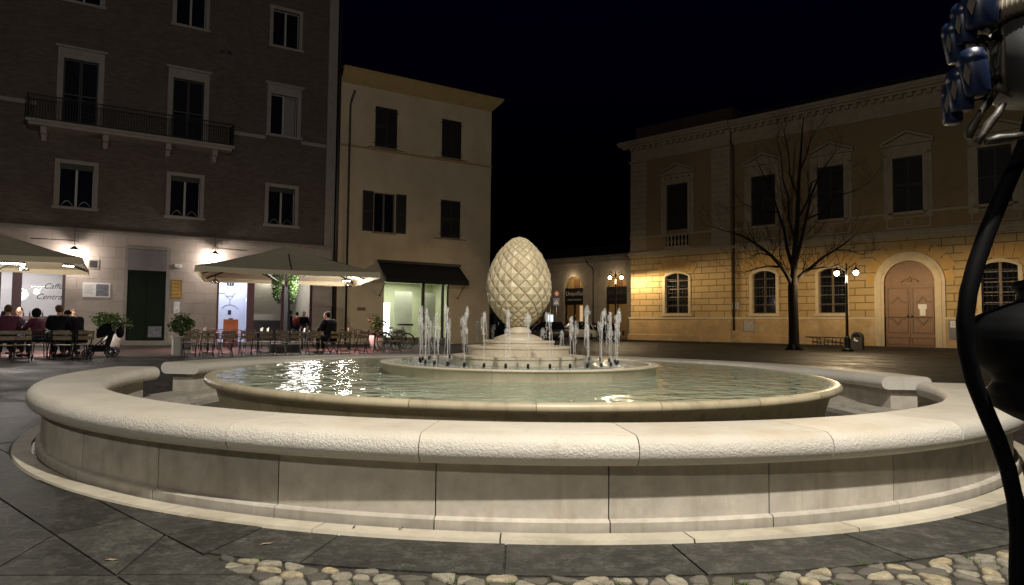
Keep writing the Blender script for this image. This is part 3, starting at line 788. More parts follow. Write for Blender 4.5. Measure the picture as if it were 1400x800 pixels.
# ------------------------------------------------------------------ yellow house
yl = thing('yellow_house', 'three storey yellow plaster house with dark shutters and a lit shop under an awning', 'house', FL.w(8.85, 0), FL.a); yl.scale = (FL.sx, 1, FL.sz)
OX = 8.85
XY1 = 18.28 - OX
MT['yellow'] = mat('yellow_ochre_plaster', (.56,.46,.31), .9, .10, .7, .25, 25, .004, stain=(.42,.27,.12), stain_amt=.6, stain_scale=.5)
h1 = (10.86-OX, 12.08-OX, 10.6, 12.76); h2 = (14.95-OX, 16.15-OX, 10.6, 12.76); h3 = (10.86-OX, 12.08-OX, 6.0, 8.12); h4 = (14.95-OX, 16.15-OX, 6.0, 8.12)
sh = (11.52-OX, 15.55-OX, .30, 3.45)
wall_holes(MB(), 0, XY1, 0, 14.05, [h1, h2, h3, h4, sh], .28, .02).build('plaster_wall', MT['yellow'], yl)
MB().box(XY1-.02, XY1, .02, 7.0, 0, 14.05).build('side_wall', MT['yellow'], yl)
mb = MB()
# coved cornice following the front and the return
prof = [(0, 13.75), (.06, 13.85), (.12, 13.9), (.3, 14.1), (.5, 14.35), (.55, 14.38), (.55, 14.5), (0, 14.5)]
mb.add([(-.0, .02-d, z) for d, z in prof] + [(XY1+d, .02-d, z) for d, z in prof] + [(XY1+d, 7.0, z) for d, z in prof],
       [(i, i+8, i+9, i+1) for i in range(7)] + [(8+i, 16+i, 17+i, 9+i) for i in range(7)], False)
mb.build('cornice', mat('yellow_cornice', (.40,.29,.12), .9, .1, 2), yl)
mb = MB().add([(0,-.6,14.51), (XY1+.6,-.6,14.51), (XY1+.6,7.5,14.51), (0,7.5,14.51), (0,3.5,15.9), (XY1-3,3.5,15.9)], [(0,1,5,4), (1,2,5), (2,3,4,5)])
mb.build('roof', MT['roof'], yl)
mb = MB().box(0, XY1+.03, -.025, .02, 10.38, 10.50); mb.build('string_course', mat('yellow_string', (.40,.26,.12), .9, .1, 2), yl)
for i, h in enumerate((h1, h2, h4)):
    w_ = MB().box(h[0]-.06, h[1]+.06, -.09, .02, h[2]-.09, h[2]).build('window', mat('sill_stone', (.26,.19,.12), .8, .1, 3) if i == 0 else bpy.data.materials['sill_stone'], yl)
    xm = (h[0]+h[1])/2
    for a, b in ((h[0]-.03, xm-.004), (xm+.004, h[1]+.03)):
        mb = MB(); slats(mb, a, b, h[2], h[3]+.03, -.03, .015); mb.box(a+.01, b-.01, .016, .02, h[2], h[3]); mb.build('shutter', MT['shutter'], w_)
    mb = MB()
    for a, s_ in ((h[0]-.03, -1), (h[1]+.03, 1)):
        for z in (h[2]+.2, h[3]-.2): mb.beam((a, -.02, z), (a + s_*.12, -.02, z), .03, .03)
    mb.beam((h[0]-.45, -.04, h[2]-.06), (h[0]-.1, -.03, h[2]-.06), .03, .03); mb.beam((h[1]+.1, -.04, h[2]-.06), (h[1]+.45, -.04, h[2]-.06), .03, .03)
    mb.build('shutter_hinges', MT['dark_metal'], w_)
w_ = MB().box(h3[0]-.06, h3[1]+.06, -.09, .02, h3[2]-.09, h3[2]).build('window', bpy.data.materials['sill_stone'], yl)
sash(w_, h3[0], h3[1], h3[2], h3[3], .16, 2, 1, 'dark_sash')
MB().box(h3[0]+.65, h3[1]-.15, .23, .24, h3[2]+.1, h3[3]-.1).build('curtain', MT['curtain'], w_)
for a, b in ((h3[0]-.66, h3[0]-.05), (h3[1]+.05, h3[1]+.66)):
    mb = MB(); slats(mb, a, b, h3[2], h3[3]+.03, -.05, -.005); mb.box(a+.01, b-.01, -.003, .0, h3[2], h3[3]); mb.build('shutter', MT['shutter'], w_)
# shop
sf = MB(); a, b, z0, z1 = sh
sf.box(a, a+.06, .16, .24, z0, z1); sf.box(b-.06, b, .16, .24, z0, z1); sf.box(a+.06, b-.06, .16, .24, z1-.06, z1); sf.box(a+.06, b-.06, .16, .24, z0, z0+.05)
xm = FL.px(580, 420)[0] - OX; sf.box(xm-.09, xm+.09, .158, .242, z0, z1-.06); sf.box(b-.42, b-.26, .157, .243, z0, z1-.06)
sw = sf.build('shop_window', MT['dark_metal'], yl)
MB().box(a+.06, b-.06, .20, .208, z0, z1-.06).build('shop_glass', MT['glass'], sw)
MB().box(a-.02, b+.02, -.05, .3, .0, .296).build('shop_sill', mat('grey_sill', (.16,.14,.11), .8, .15, 3), yl)
mb = MB(); dp = 3.4
mb.quad((a,.28+dp,.3), (b+.6,.28+dp,.3), (b+.6,.28+dp,3.5), (a,.28+dp,3.5)); mb.quad((a,.28,.3), (a,.28+dp,.3), (a,.28+dp,3.5), (a,.28,3.5)); mb.quad((b+.6,.28,.3), (b+.6,.28,3.5), (b+.6,.28+dp,3.5), (b+.6,.28+dp,.3))
mb.quad((a,.28,3.5), (a,.28+dp,3.5), (b+.6,.28+dp,3.5), (b+.6,.28,3.5)); mb.quad((a,.28,.3), (b+.6,.28,.3), (b+.6,.28+dp,.3), (a,.28+dp,.3))
mb.build('shop_room', mat('pale_green_wall', (.50,.52,.36), .8, .05, 2), sw)
MB().box(a+1.45, a+2.55, 2.0, 2.1, .3, 2.95).build('display_panel', mat('pale_panel', (.54,.55,.42), .7, .05, 2), sw)
MB().box(a+3.1, a+3.9, 1.6, 1.7, .3, 2.9).build('display_panel', bpy.data.materials['pale_panel'], sw)
MB().box(a+1.45, a+2.3, 1.2, 1.55, 1.0, 1.1).build('shelf', MT['dark_metal'], sw)
MB().box(a+.9, a+1.7, .9, 1.3, .3, .82).build('cabinet', MT['white_paint'], sw)
MB().box(a+.02, a+.72, .9, .95, .35, 2.25).build('lit_screen', emit('white_screen', (.95,1,.97), 3.2), sw)
# awning
ax0, az0 = 11.15-OX, 4.39; ax1 = FL.px(628, 362)[0]-OX
aw = thing('awning', 'black fabric awning over the lit shop window of the yellow house', 'awning', FL.w(OX + (ax0+ax1)/2, 0, 3.9), FL.a); aw.scale = (FL.sx, 1, FL.sz)
L = (ax1-ax0)/2
zt = .45; zb = -.42; yo = -1.25
mb = MB().add([(-L,-.02,zt), (L,-.02,zt), (L,yo,zb), (-L,yo,zb), (-L,-.02,zt+.02), (L,-.02,zt+.02), (L,yo,zb+.02), (-L,yo,zb+.02)], [(0,1,2,3), (4,7,6,5), (0,3,7,4), (1,5,6,2)])
mb.build('canopy', mat('black_fabric', (.008,.008,.009), .9, .2, 6), aw)
MB().box(-L, L, yo-.015, yo+.0, zb-.22, zb+.015).build('valance', bpy.data.materials['black_fabric'], aw)
MB().box(-L-.05, L+.05, -.16, .015, zt+.02, zt+.16).build('cassette', MT['dark_metal'], aw)
for s_ in (-1, 1):
    mb = MB().tube([(s_*(L-.1), -.03, -1.3), (s_*(L-.1), yo+.05, zb)], .02, 6); mb.ball((s_*(L-.1), -.05, -1.3), .05, 8, 6); mb.build('arm', MT['dark_metal'], aw)
# faint wall plate on the yellow house
p = thing('wall_plate', 'small reddish worn plate on the yellow wall left of the shop', 'plaque', FL.w(10.25, .02, 1.85), FL.a)
MB().box(-.26, .26, -.012, -.002, -.1, .1).build('plate', mat('worn_red_plate', (.25,.13,.08), .8, .3, 12), p)
mb = MB()
for k in range(3): mb.box(-.2, .2, -.016, -.0125, .04-.05*k, .055-.05*k)
mb.build('worn_lines', MT['shutter'], p)
# ------------------------------------------------------------------ ochre palazzo (right)
pa = thing('palazzo', 'long two storey ochre palazzo with rusticated ground floor and pedimented windows', 'building', FR.p, FR.a); pa.scale = (FR.sx, 1, FR.sz)
XA, XC, XE = -20.9, -12.62, 14.0              # corner bay from XA to XC stands .22 m proud
BJ = -.22
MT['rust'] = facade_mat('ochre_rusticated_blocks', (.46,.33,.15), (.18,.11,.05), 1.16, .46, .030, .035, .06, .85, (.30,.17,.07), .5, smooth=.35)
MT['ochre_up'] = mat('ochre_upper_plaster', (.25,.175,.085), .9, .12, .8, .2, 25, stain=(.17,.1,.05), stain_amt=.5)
MT['plinth'] = mat('stained_ochre_plinth', (.46,.31,.15), .85, .2, 1.0, .4, 18, .008, stain=(.56,.47,.34), stain_amt=.9, stain_scale=1.5)
low = [(-17.87, -15.92, 2.15, 5.2), (-11.2, -9.56, 2.12, 5.08), (-6.81, -5.18, 2.12, 5.05), (1.85, 3.5, 2.1, 4.95), (7.0, 8.7, 2.1, 4.95)]
portal = (-3.0, -.36, .02, 5.22)
up = [(-17.72, -15.94, 8.45, 11.92), (-11.2, -9.52, 8.2, 11.62), (-6.80, -5.2, 8.12, 11.58), (-2.44, -.86, 8.02, 11.45), (1.82, 3.35, 7.95, 11.35), (6.6, 8.2, 7.95, 11.35)]
def hole(h): return (h[0], h[1], h[2], h[3])
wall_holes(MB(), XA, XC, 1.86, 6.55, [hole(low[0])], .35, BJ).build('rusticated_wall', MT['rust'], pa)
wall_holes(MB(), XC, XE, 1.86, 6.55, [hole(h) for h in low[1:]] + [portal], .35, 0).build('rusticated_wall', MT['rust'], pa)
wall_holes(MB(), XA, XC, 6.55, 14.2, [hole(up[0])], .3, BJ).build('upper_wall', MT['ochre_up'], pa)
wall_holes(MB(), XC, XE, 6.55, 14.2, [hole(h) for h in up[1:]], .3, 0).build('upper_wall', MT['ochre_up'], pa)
# side and return walls
MB().box(XA, XA+.02, BJ+.001, 14, 0, 14.2).build('side_wall', MT['rust'], pa)
MB().box(XC-.02, XC, BJ+.001, .2, 0, 14.2).build('return_wall', MT['rust'], pa)
# plinth in two steps with moulded top
for a, b, y in ((XA, XC, BJ), (XC+.001, portal[0]-.52, 0), (portal[1]+.52, XE, 0)):
    mb = MB().box(a-(.1 if a == XA else 0), b, y-.08, y-.0, .55, 1.72)
    mb.box(a-(.2 if a == XA else 0), b+.02, y-.20, y, 0, .50); mb.add([(a-(.2 if a == XA else 0), y-.2, .5), (b+.02, y-.2, .5), (b, y-.08, .56), (a-(.1 if a == XA else 0), y-.08, .56)], [(0,1,2,3)])
    mb.build('plinth', MT['plinth'], pa)
    MB().box(a-(.14 if a == XA else 0), b+.05, y-.14, y+.0, 1.722, 1.86).build('plinth_moulding', MT['pal_frame'], pa)
# string courses, balustrade band, cornice
for a, b, y in ((XA, XC, BJ), (XC+.002, XE, 0)):
    e = .0 if a != XA else .15
    mb = MB().box(a-e, b, y-.10, y, 6.55, 6.75); mb.box(a-e-.05, b+.02, y-.22, y, 6.752, 6.92); mb.box(a-e, b, y-.06, y, 6.922, 7.06); mb.build('string_course', MT['pal_trim'], pa)
    mb = MB().box(a-e*.5, b, y-.09, y, 8.0 - (.0), 8.02+.14); mb.build('sill_course', MT['pal_trim'], pa)
    mb = MB().box(a, b, y-.05, y, 14.2, 15.0); mb.box(a-e, b+.02, y-.12, y, 14.1, 14.24); mb.build('frieze', MT['pal_trim'], pa)
    mb = MB().box(a-.6*(a == XA), b+.03, y-.42, y, 15.26, 15.40); mb.box(a-.8*(a == XA), b+.05, y-.62, y, 15.402, 15.55); mb.box(a-.9*(a == XA), b+.07, y-.72, y, 15.552, 15.78)
    mb.build('cornice', MT['pal_trim'], pa)
    mb = MB(); x = a + .1
    while x < b - .2: mb.box(x, x+.24, y-.36, y-.052, 15.02, 15.258); x += .5
    mb.box(a, b, y-.05, y, 15.0, 15.258)
    mb.build('dentil_course', MT['pal_trim'], pa)
MB().box(XA+.2, XC, .2, 6, 15.8, 17.0).build('attic', MT['roof'], pa)
MB().add([(XC,-.7,15.79), (XE,-.7,15.79), (XE,6,18.2), (XC,6,18.2)], [(0,1,2,3)]).build('roof', MT['roof'], pa)
# rusticated pilasters of the corner bay
for a, b in ((XA-.0, -19.42), (-14.05, XC+.0)):
    mb = MB(); z = 7.08; k = 0
    while z < 14.05: mb.box(a, b, BJ-.10, BJ, z+.018, min(z+.42, 14.06)-.018); mb.box(a+.02, b-.02, BJ-.07, BJ, z, z+.018); z += .42
    mb.build('pilaster', MT['pal_trim'], pa)
# lower windows: pale moulded frame with a segmental head, iron grille, glass
def arch_pts(x0, x1, zs, zt, n=10):
    # segmental arc from (x0, zs) to (x1, zs) rising to zt
    w = (x1-x0)/2; h = zt-zs; rr_ = (w*w+h*h)/(2*h); cz = zt - rr_; a = math.asin(min(1, w/rr_))
    if h > w*.999: a = PI/2
    return [((x0+x1)/2 + rr_*math.sin(-a + 2*a*i/n), cz + rr_*math.cos(-a + 2*a*i/n)) for i in range(n+1)]
def arch_fill(mb, x0, x1, zs, zt, ztop, y0, depth, n=10):
    p_ = arch_pts(x0, x1, zs, zt, n)
    for (xa, za), (xb, zb) in zip(p_[:-1], p_[1:]):
        mb.quad((xa,y0,za), (xb,y0,zb), (xb,y0,ztop+.001), (xa,y0,ztop+.001)); mb.quad((xa,y0,za), (xa,y0+depth,za), (xb,y0+depth,zb), (xb,y0,zb))
def arch_band(mb, x0, x1, zs, zt, w, y0, y1, n=12):
    pi_ = arch_pts(x0, x1, zs, zt, n); po = arch_pts(x0-w, x1+w, zs, zt+w, n)
    for i in range(n):
        a, b, c, d = pi_[i], pi_[i+1], po[i+1], po[i]
        mb.add([(a[0],y0,a[1]), (b[0],y0,b[1]), (c[0],y0,c[1]), (d[0],y0,d[1]), (a[0],y1,a[1]), (b[0],y1,b[1]), (c[0],y1,c[1]), (d[0],y1,d[1])], [(0,1,2,3), (0,4,5,1), (3,2,6,7)])
for i, (x0, x1, z0, z1) in enumerate(low):
    y = BJ if i == 0 else 0; w = .19; zs = z1 - .3
    mb = MB().box(x0-w, x0, y-.05, y, z0-.02, zs); mb.box(x1, x1+w, y-.05, y, z0-.02, zs); mb.box(x0-w-.08, x1+w+.08, y-.14, y, z0-.2, z0-.02)
    arch_band(mb, x0, x1, zs, z1-.05, w, y-.05, y)
    arch_fill(mb, x0, x1, zs, z1-.05, z1, y+.002, .34)
    mb.box(x0, x0+.002, y, y+.34, z0, zs); mb.box(x1-.002, x1, y, y+.34, z0, zs)
    o = mb.build('window', MT['pal_frame'], pa)
    sash(o, x0, x1, z0, z1, y+.24, 2, 5, 'dark_sash', .11)
    mb = MB()
    nb_ = 7
    for k in range(1, nb_): mb.tube([(x0 + (x1-x0)*k/nb_, y+.12, z0), (x0 + (x1-x0)*k/nb_, y+.12, z1-.06)], .011, 5)
    for k in range(1, 6): mb.box(x0, x1, y+.108, y+.132, z0 + (z1-z0)*k/6 - .012, z0 + (z1-z0)*k/6 + .012)
    mb.build('iron_grille', MT['dark_metal'], o)
    # flat voussoirs over the window
    mb = MB(); xm = (x0+x1)/2
    for k in range(-3, 4):
        a0_, a1_ = (k-.5)*.155+.006, (k+.5)*.155-.006
        def rp(a, r): return (xm + r*math.sin(a), z1 - 2.35 + r*math.cos(a))
        q = [rp(a0_, 2.62), rp(a1_, 2.62), rp(a1_, 3.35), rp(a0_, 3.35)]
        mb.prism(q, y-.03, y+.002)
    mb.build('voussoirs', mat('ochre_voussoir', (.46,.29,.10), .85, .1, 2, .3, 25) if i == 0 else bpy.data.materials['ochre_voussoir'], o)
# upper windows with pediments
for i, (x0, x1, z0, z1) in enumerate(up):
    y = BJ if i == 0 else 0; w = .26
    mb = MB().box(x0-w, x0, y-.09, y, z0-.28, z1); mb.box(x1, x1+w, y-.09, y, z0-.28, z1); mb.box(x0-w, x1+w, y-.088, y, z1, z1+.24)
    mb.box(x0-w-.22, x0-w, y-.05, y, z0-.28, z1+.1); mb.box(x1+w, x1+w+.22, y-.05, y, z0-.28, z1+.1)
    mb.box(x0-w-.2, x1+w+.2, y-.06, y, z1+.242, z1+.72)
    zc = z1+.722; xl, xr = x0-w-.36, x1+w+.36; xm = (xl+xr)/2
    mb.box(xl, xr, y-.30, y, zc, zc+.12)
    mb.prism([(xl+.1, zc+.122), (xr-.1, zc+.122), (xm, zc+.66)], y-.10, y)
    for (a, b) in (((xl, zc+.10), (xm, zc+.72)), ((xm, zc+.72), (xr, zc+.10))):
        mb.prism([a, b, (b[0], b[1]+.14), (a[0], a[1]+.14)], y-.30, y-.001)
    o = mb.build('window', MT['pal_trim'], pa)
    if i == 0:
        mb = MB()
        for k in range(5): mb.ball((x0 - .1 + (x1-x0+.2)*k/4, y-.06, z1+.48), (.07,.03,.07), 8, 6)
        mb.build('rosettes', MT['roof'], o)
    mb = MB(); slats(mb, x0, (x0+x1)/2-.005, z0, z1, y+.12, y+.17, .1); slats(mb, (x0+x1)/2+.005, x1, z0, z1, y+.12, y+.17, .1); mb.box(x0, x1, y+.171, y+.18, z0, z1)
    mb.build('shutter', MT['shutter'], o)
    if i == 0:
        mb = MB()
        for k in range(6):
            xx = x0 + .15 + (x1-x0-.3)*k/5
            mb.lathe([(.05,0), (.09,.06), (.05,.12), (.10,.34), (.05,.56), (.045,.66), (.09,.74), (.09,.80)], 10, c=(xx, y-.06, 7.2))
        mb.box(x0-.1, x1+.1, y-.16, y, 7.06, 7.20); mb.build('balustrade', MT['pal_trim'], o)
        MB().box(x0-.02, x1+.02, y-.003, y-.001, 7.2, 8.0).build('balustrade_recess', MT['night_glass'], o)
    else:
        mb = MB(); xm2 = (x0+x1)/2; surround(mb, x0-.3, x1+.3, 7.25, 7.8, .07, .04, y)
        mb.add([(xm2 + r_*math.cos(2*PI*k/16), y-.04, 7.52 + r_*math.sin(2*PI*k/16)) for k in range(16) for r_ in (.24, .17)], [(2*k, 2*((k+1) % 16), 2*((k+1) % 16)+1, 2*k+1) for k in range(16)])
        mb.build('parapet_panel', MT['pal_trim'], o)
# portal
x0, x1, z0, z1 = portal; zs = z1 - 1.32
mb = MB()
for w0, w1_, pr in ((.0, .16, .10), (.16, .34, .15), (.34, .52, .11)):
    mb.box(x0-w1_, x0-w0, -pr, 0, 0, zs); mb.box(x1+w0, x1+w1_, -pr, 0, 0, zs)
    arch_band(mb, x0-w0, x1+w0, zs, z1+w0, w1_-w0, -pr, 0, 24)
arch_fill(mb, x0, x1, zs, z1, z1+.001, .0015, .34, 24)
po = mb.build('portal', MT['pal_frame'], pa)
mb = MB(); xm = (x0+x1)/2
# leaf panels + tympanum
pz = arch_pts(x0, x1, zs, z1, 24)
mb.add([(x, .26, z) for x, z in pz] + [(x0,.26,z0), (x1,.26,z0)], [tuple(range(25)) + (26, 25)])
mb.box(x0, x1, .16, .26, zs-.16, zs-.02); mb.box(x0, x1, .2, .26, zs-.02, zs+.05)
mb.tube([(xm-.45, .2, zs+.05), (xm-.3, .2, zs+.18), (xm-.1, .19, zs+.24), (xm, .18, zs+.34), (xm+.1, .19, zs+.24), (xm+.3, .2, zs+.18), (xm+.45, .2, zs+.05)], .045, 6)
mb.ball((xm, .18, zs+.18), (.12,.05,.12), 10, 8)
mb.build('tympanum', MT['wood_door'], po)
for a, b in ((x0+.02, xm-.012), (xm+.012, x1-.02)):
    mb = MB().box(a, b, .19, .25, z0, zs-.165)
    wd = b-a; c_ = (a+b)/2
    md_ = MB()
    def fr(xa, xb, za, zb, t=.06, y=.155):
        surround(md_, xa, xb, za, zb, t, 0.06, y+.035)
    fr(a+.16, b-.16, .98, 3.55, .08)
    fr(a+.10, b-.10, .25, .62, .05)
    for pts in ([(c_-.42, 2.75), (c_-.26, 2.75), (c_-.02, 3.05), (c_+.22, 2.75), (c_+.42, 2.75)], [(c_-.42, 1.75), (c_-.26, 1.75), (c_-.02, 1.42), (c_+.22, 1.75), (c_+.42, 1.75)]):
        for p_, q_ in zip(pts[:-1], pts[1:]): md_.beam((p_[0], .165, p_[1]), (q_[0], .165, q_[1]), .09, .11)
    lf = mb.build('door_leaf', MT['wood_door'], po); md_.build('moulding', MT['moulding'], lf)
    hx = b-.1 if b < xm else a+.1
    m2 = MB().ball((hx, .13, 1.9), .06, 8, 6); m2.box(hx-.04, hx+.04, .165, .19, 1.75, 2.1); m2.build('door_handle', MT['black_iron'], lf)
mb = MB().box(xm+.42, xm+.86, .15, .156, 2.35, 2.62); mb.box(xm+.50, xm+.80, .147, .1495, 1.95, 2.36); mb.build('posted_notice', MT['paper'], po)
# voussoirs round the arch
mb = MB()
for k in range(9):
    a0_ = PI*(k+.06)/9; a1_ = PI*(k+.94)/9; r0, r1 = 1.32+.55, 1.32+1.25
    if k in (0, 8): r1 = 1.32+1.0
    mb.prism([(xm + r0*math.cos(a0_), zs + r0*math.sin(a0_)), (xm + r1*math.cos(a0_), min(6.4, zs + r1*math.sin(a0_))), (xm + r1*math.cos(a1_), min(6.4, zs + r1*math.sin(a1_))), (xm + r0*math.cos(a1_), zs + r0*math.sin(a1_))], -.035, .002)
mb.build('voussoirs', bpy.data.materials['ochre_voussoir'], po)
# pipe in the setback and utility boxes
p = thing('downpipe', 'dark rainwater pipe in the setback of the ochre palazzo', 'pipe', FR.w(XC+.16, -.1), FR.a)
MB().tube([(0,0,1.0), (0,0,14.6), (0,-.2,15.1), (0,-.5,15.3)], .08, 10).build('pipe', MT['pipe'], p)
mb = MB()
for z in (2.5, 6, 9, 12): mb.lathe([(.08, z), (.1, z), (.1, z+.06), (.08, z+.06)], 10)
mb.build('bracket', MT['dark_metal'], p)
def util(label, u, v, w, h, off):
    x, z = FR.px(u, v); q = thing('utility_box', label, 'utility box', FR.w(x, off, z), FR.a)
    MB().box(-w/2, w/2, -.1, -.002, -h/2, h/2).build('lid', MT['grey_box'], q); MB().ball((w*.32, -.105, h*.05), (.04,.02,.04), 8, 6).build('lock', MT['dark_metal'], q)
    m2 = MB(); surround(m2, -w/2, w/2, -h/2, h/2, .02, .06); m2.build('frame', MT['steel'], q)
MT['grey_box'] = mat('grey_cabinet', (.40,.37,.33), .6, .12, 4)
util('small grey utility box higher on the palazzo wall beside the pipe', 1006, 418, .55, .5, 0); util('larger grey utility box set in the palazzo plinth', 1025, 446, .75, .72, -.08)
# notice boards right of the portal
x_, z_ = FR.px(1307, 445); nb_ = thing('notice_board', 'wall notices and torn posters on dark board right of the big portal', 'notice board', FR.w(.75, -.08, 1.25), FR.a)
MB().box(-.5, .9, -.03, -.002, -.72, .5).build('board', MT['photo_grey'], nb_)
for (a, b, c, d, m) in ((-.40, .02, .02, .42, 'paper'), (.12, .8, -.1, .44, 'paper'), (-.44, .1, -.66, -.08, 'photo_grey'), (.16, .8, -.64, -.18, 'paper')):
    MB().box(a, b, -.036, -.031, c, d).build('poster', MT[m], nb_)
mb = MB()
for k in range(5): mb.box(-.34, -.04, -.04, -.0365, .34-k*.06, .355-k*.06); mb.box(.2, .72, -.04, -.0365, .34-k*.08, .36-k*.08)
mb.build('printed_lines', MT['ink'], nb_)

# ------------------------------------------------------------------ arcade building between pinecone and palazzo
ar = thing('arcade_building', 'low dark plaster building with arches and shop signs beyond the parked cars', 'building', FM.p, FM.a)
arches = []
for (u0, u1, vt) in ((770.5, 797, 378), (827.5, 857, 376)):
    xa, _ = FM.px(u0, 440); xb, _ = FM.px(u1, 440); _, zt = FM.px((u0+u1)/2, vt); arches.append((xa, xb, 0.02, zt))
w0 = arches[1][0]-arches[0][0]
arches += [(arches[0][0]-w0, arches[0][1]-w0, .02, arches[0][3]), (arches[1][0]+w0, arches[1][1]+w0, .02, arches[1][3])]
_, ztop = FM.px(800, 355)
AX0, AX1 = arches[0][0]-9.0, arches[1][1]+6
wall_holes(MB(), AX0, AX1, 0, ztop, arches, .5, 0).build('plaster_wall', MT['grey_plaster'], ar)
for (xa, xb, z0, zt) in arches:
    r_ = (xb-xa)/2; zs = zt - r_
    mb = MB(); arch_fill(mb, xa, xb, zs, zt, zt+.001, .002, .5, 20); mb.build('arch', MT['grey_plaster'], ar)
    MB().box(xa, xb, .62, .66, 0, zt).build('inner_wall', MT['ochre_wall'], ar)
    mb = MB().box((xa+xb)/2-.35, (xa+xb)/2+.35, .56, .615, zs+.05, zs+r_*.8); mb.build('inner_window', MT['wood_door'], ar)
mb = MB().box(AX0, AX1, -.35, 0, ztop, ztop+.3); mb.box(AX0, AX1, -.15, 0, ztop-.45, ztop-.3); mb.build('cornice', MT['grey_plaster'], ar)
MB().add([(AX0,-.4,ztop+.31), (AX1,-.4,ztop+.31), (AX1,6,ztop+2.2), (AX0,6,ztop+2.2)], [(0,1,2,3)]).build('roof', MT['roof'], ar)
_, zsg1 = FM.px(784, 394); _, zsg0 = FM.px(784, 416)
for k, (xa, xb, z0, zt) in enumerate(arches[:2]):
    sg = thing('shop_sign', ['black shop sign with white lettering in the left arch beyond the cars', 'black shop sign with faint lettering in the arch behind the street lamp'][k], 'sign', FM.w((xa+xb)/2, .25, (zsg0+zsg1)/2), FM.a)
    w2 = (xb-xa)/2 - .02; h2_ = (zsg1-zsg0)/2
    MB().box(-w2, w2, -.06, 0, -h2_, h2_).build('board', MT['sign_black'], sg)
    wl = mat('sign_white', (.55,.55,.55), .6, .05, 3) if k == 0 else mat('sign_dim', (.06,.06,.06), .6, .05, 3)
    text('UnipolSai', h2_*.72, sg, wl, (0, -.062, h2_*.1), align='CENTER')
    text('ASSICURAZIONI', h2_*.3, sg, wl, (0, -.062, -h2_*.55), align='CENTER')
    sfm = MB().box(xa, xa+.1, .3, .4, 0, z0+zsg0); sfm.box(xb-.1, xb, .3, .4, 0, z0+zsg0); sfm.box((xa+xb)/2-.05, (xa+xb)/2+.05, .3, .4, 0, z0+zsg0); sfm.build('shop_front', MT['dark_metal'], ar)
    if k == 0: MB().box(xb-.75, xb-.1, .42, .46, .3, zsg0-.15).build('lit_panel', emit('dim_lit_panel', (1,.66,.36), .5), ar)
mb = MB(); xq, zq = FM.px(800, 372); xq2, _ = FM.px(812, 372)
p = thing('downpipe', 'thin bent rainwater pipe on the arcade building between its arches', 'pipe', FM.w(xq2, -.1), FM.a)
MB().tube([(0,0,0), (0,0,ztop-1.3), (-.15,0,ztop-.9), (-.7,0,ztop-.6), (-.8,-.2,ztop-.1)], .06, 8).build('pipe', MT['pipe'], p)
MB().lathe([(.06, 2), (.08, 2), (.08, 2.08), (.06, 2.08)], 8).build('bracket', MT['dark_metal'], p)
# dark houses closing the street at the far end
p = thing('far_house', 'dark unlit house block at the far end of the street', 'house', (5.5, 98, 0), R(-8))
MB().box(-9, 8, 0, 8, 0, 4.2).build('wall', MT['grey_plaster'], p); MB().prism([(-9.4, 4.2), (8.4, 4.2), (7, 5.4), (-8, 5.4)], -.4, 8).build('roof', MT['roof'], p)
mb = MB()
for x in (-6, -2, 2, 6): MB().box(x-.5, x+.5, -.03, -.002, 1.2, 2.8).build('window', MT['shutter'], p)
# ================================================================== CAFE TERRACE
def rot2(p, a): c, s = math.cos(a), math.sin(a); return (p[0]*c - p[1]*s, p[0]*s + p[1]*c)
AL = FL.a
def parasol(label, c, rz, zb, side):
    t = thing('parasol', label, 'parasol', (c[0], c[1], 0), rz, 'square cafe parasols')
    h = 3.13; zv = zb + .21; za = zb + 1.38
    mb = MB(); nseg = 8
    # four panels with a slight sag, valance hanging below
    ring = []
    for k in range(4):
        a = [(-h,-h), (h,-h), (h,h), (-h,h)][k]; b = [(h,-h), (h,h), (-h,h), (-h,-h)][k]
        for i in range(nseg):
            s = i/nseg; ring.append((a[0]+(b[0]-a[0])*s, a[1]+(b[1]-a[1])*s, zv - .05*math.sin(PI*s)))
    n = len(ring); rows_ = 6; vs = []
    for r_ in range(rows_):
        f = 1 - r_/rows_
        for (x, y, z) in ring:
            sag = .09*math.sin(PI*f)
            vs.append((x*f, y*f, z + (za - z)*(1-f) - sag))
    vs.append((0,0,za)); fs = []
    for r_ in range(rows_-1):
        for i in range(n): fs.append((r_*n+i, r_*n+(i+1) % n, (r_+1)*n+(i+1) % n, (r_+1)*n+i))
    for i in range(n): fs.append(((rows_-1)*n+i, (rows_-1)*n+(i+1) % n, rows_*n))
    mb.add(vs, fs)
    cn = mb.build('canopy', MT['canvas'], t)
    mb = MB(); vs = [(x, y, z) for x, y, z in ring] + [(x*1.004, y*1.004, zb + .015*math.sin(i*2.1)) for i, (x, y, z) in enumerate(ring)]
    mb.add(vs, [(i, (i+1) % n, n+(i+1) % n, n+i) for i in range(n)]); mb.build('valance', MT['canvas'], t)
    mb = MB().box(-.07, .07, -.07, .07, .3, za-.05); mb.build('pole', MT['dark_metal'], t)
    mb = MB().box(-.55, .55, -.55, .55, 0, .34); mb.box(-.12, .12, -.12, .12, .34, .7); mb.build('ballast_base', MT['dark_metal'], t)
    for k in range(8):
        a = PI/4*k; q = h*(1.41 if k % 2 else 1.0)*.98
        m2 = MB().beam((0,0,za-.12), (q*math.cos(a), q*math.sin(a), zv-.06), .04, .05)
        m2.beam((0,0,2.55), (q*.5*math.cos(a), q*.5*math.sin(a), (za+zv)/2-.1), .03, .04)
        m2.build('rib', MT['dark_metal'], t)
    return t
U2 = (-8.19, 26.9); U1 = (-17.55, 23.2)
parasol('large beige square parasol whose canopy is cut by the left picture edge', U1, R(29), 2.98, 'left')
parasol('large beige square parasol with hanging green plants at its pole', U2, R(20), 2.85, 'right')
def under(U, rz, x, y, z): p = rot2((x, y), rz); return (U[0]+p[0], U[1]+p[1], z)
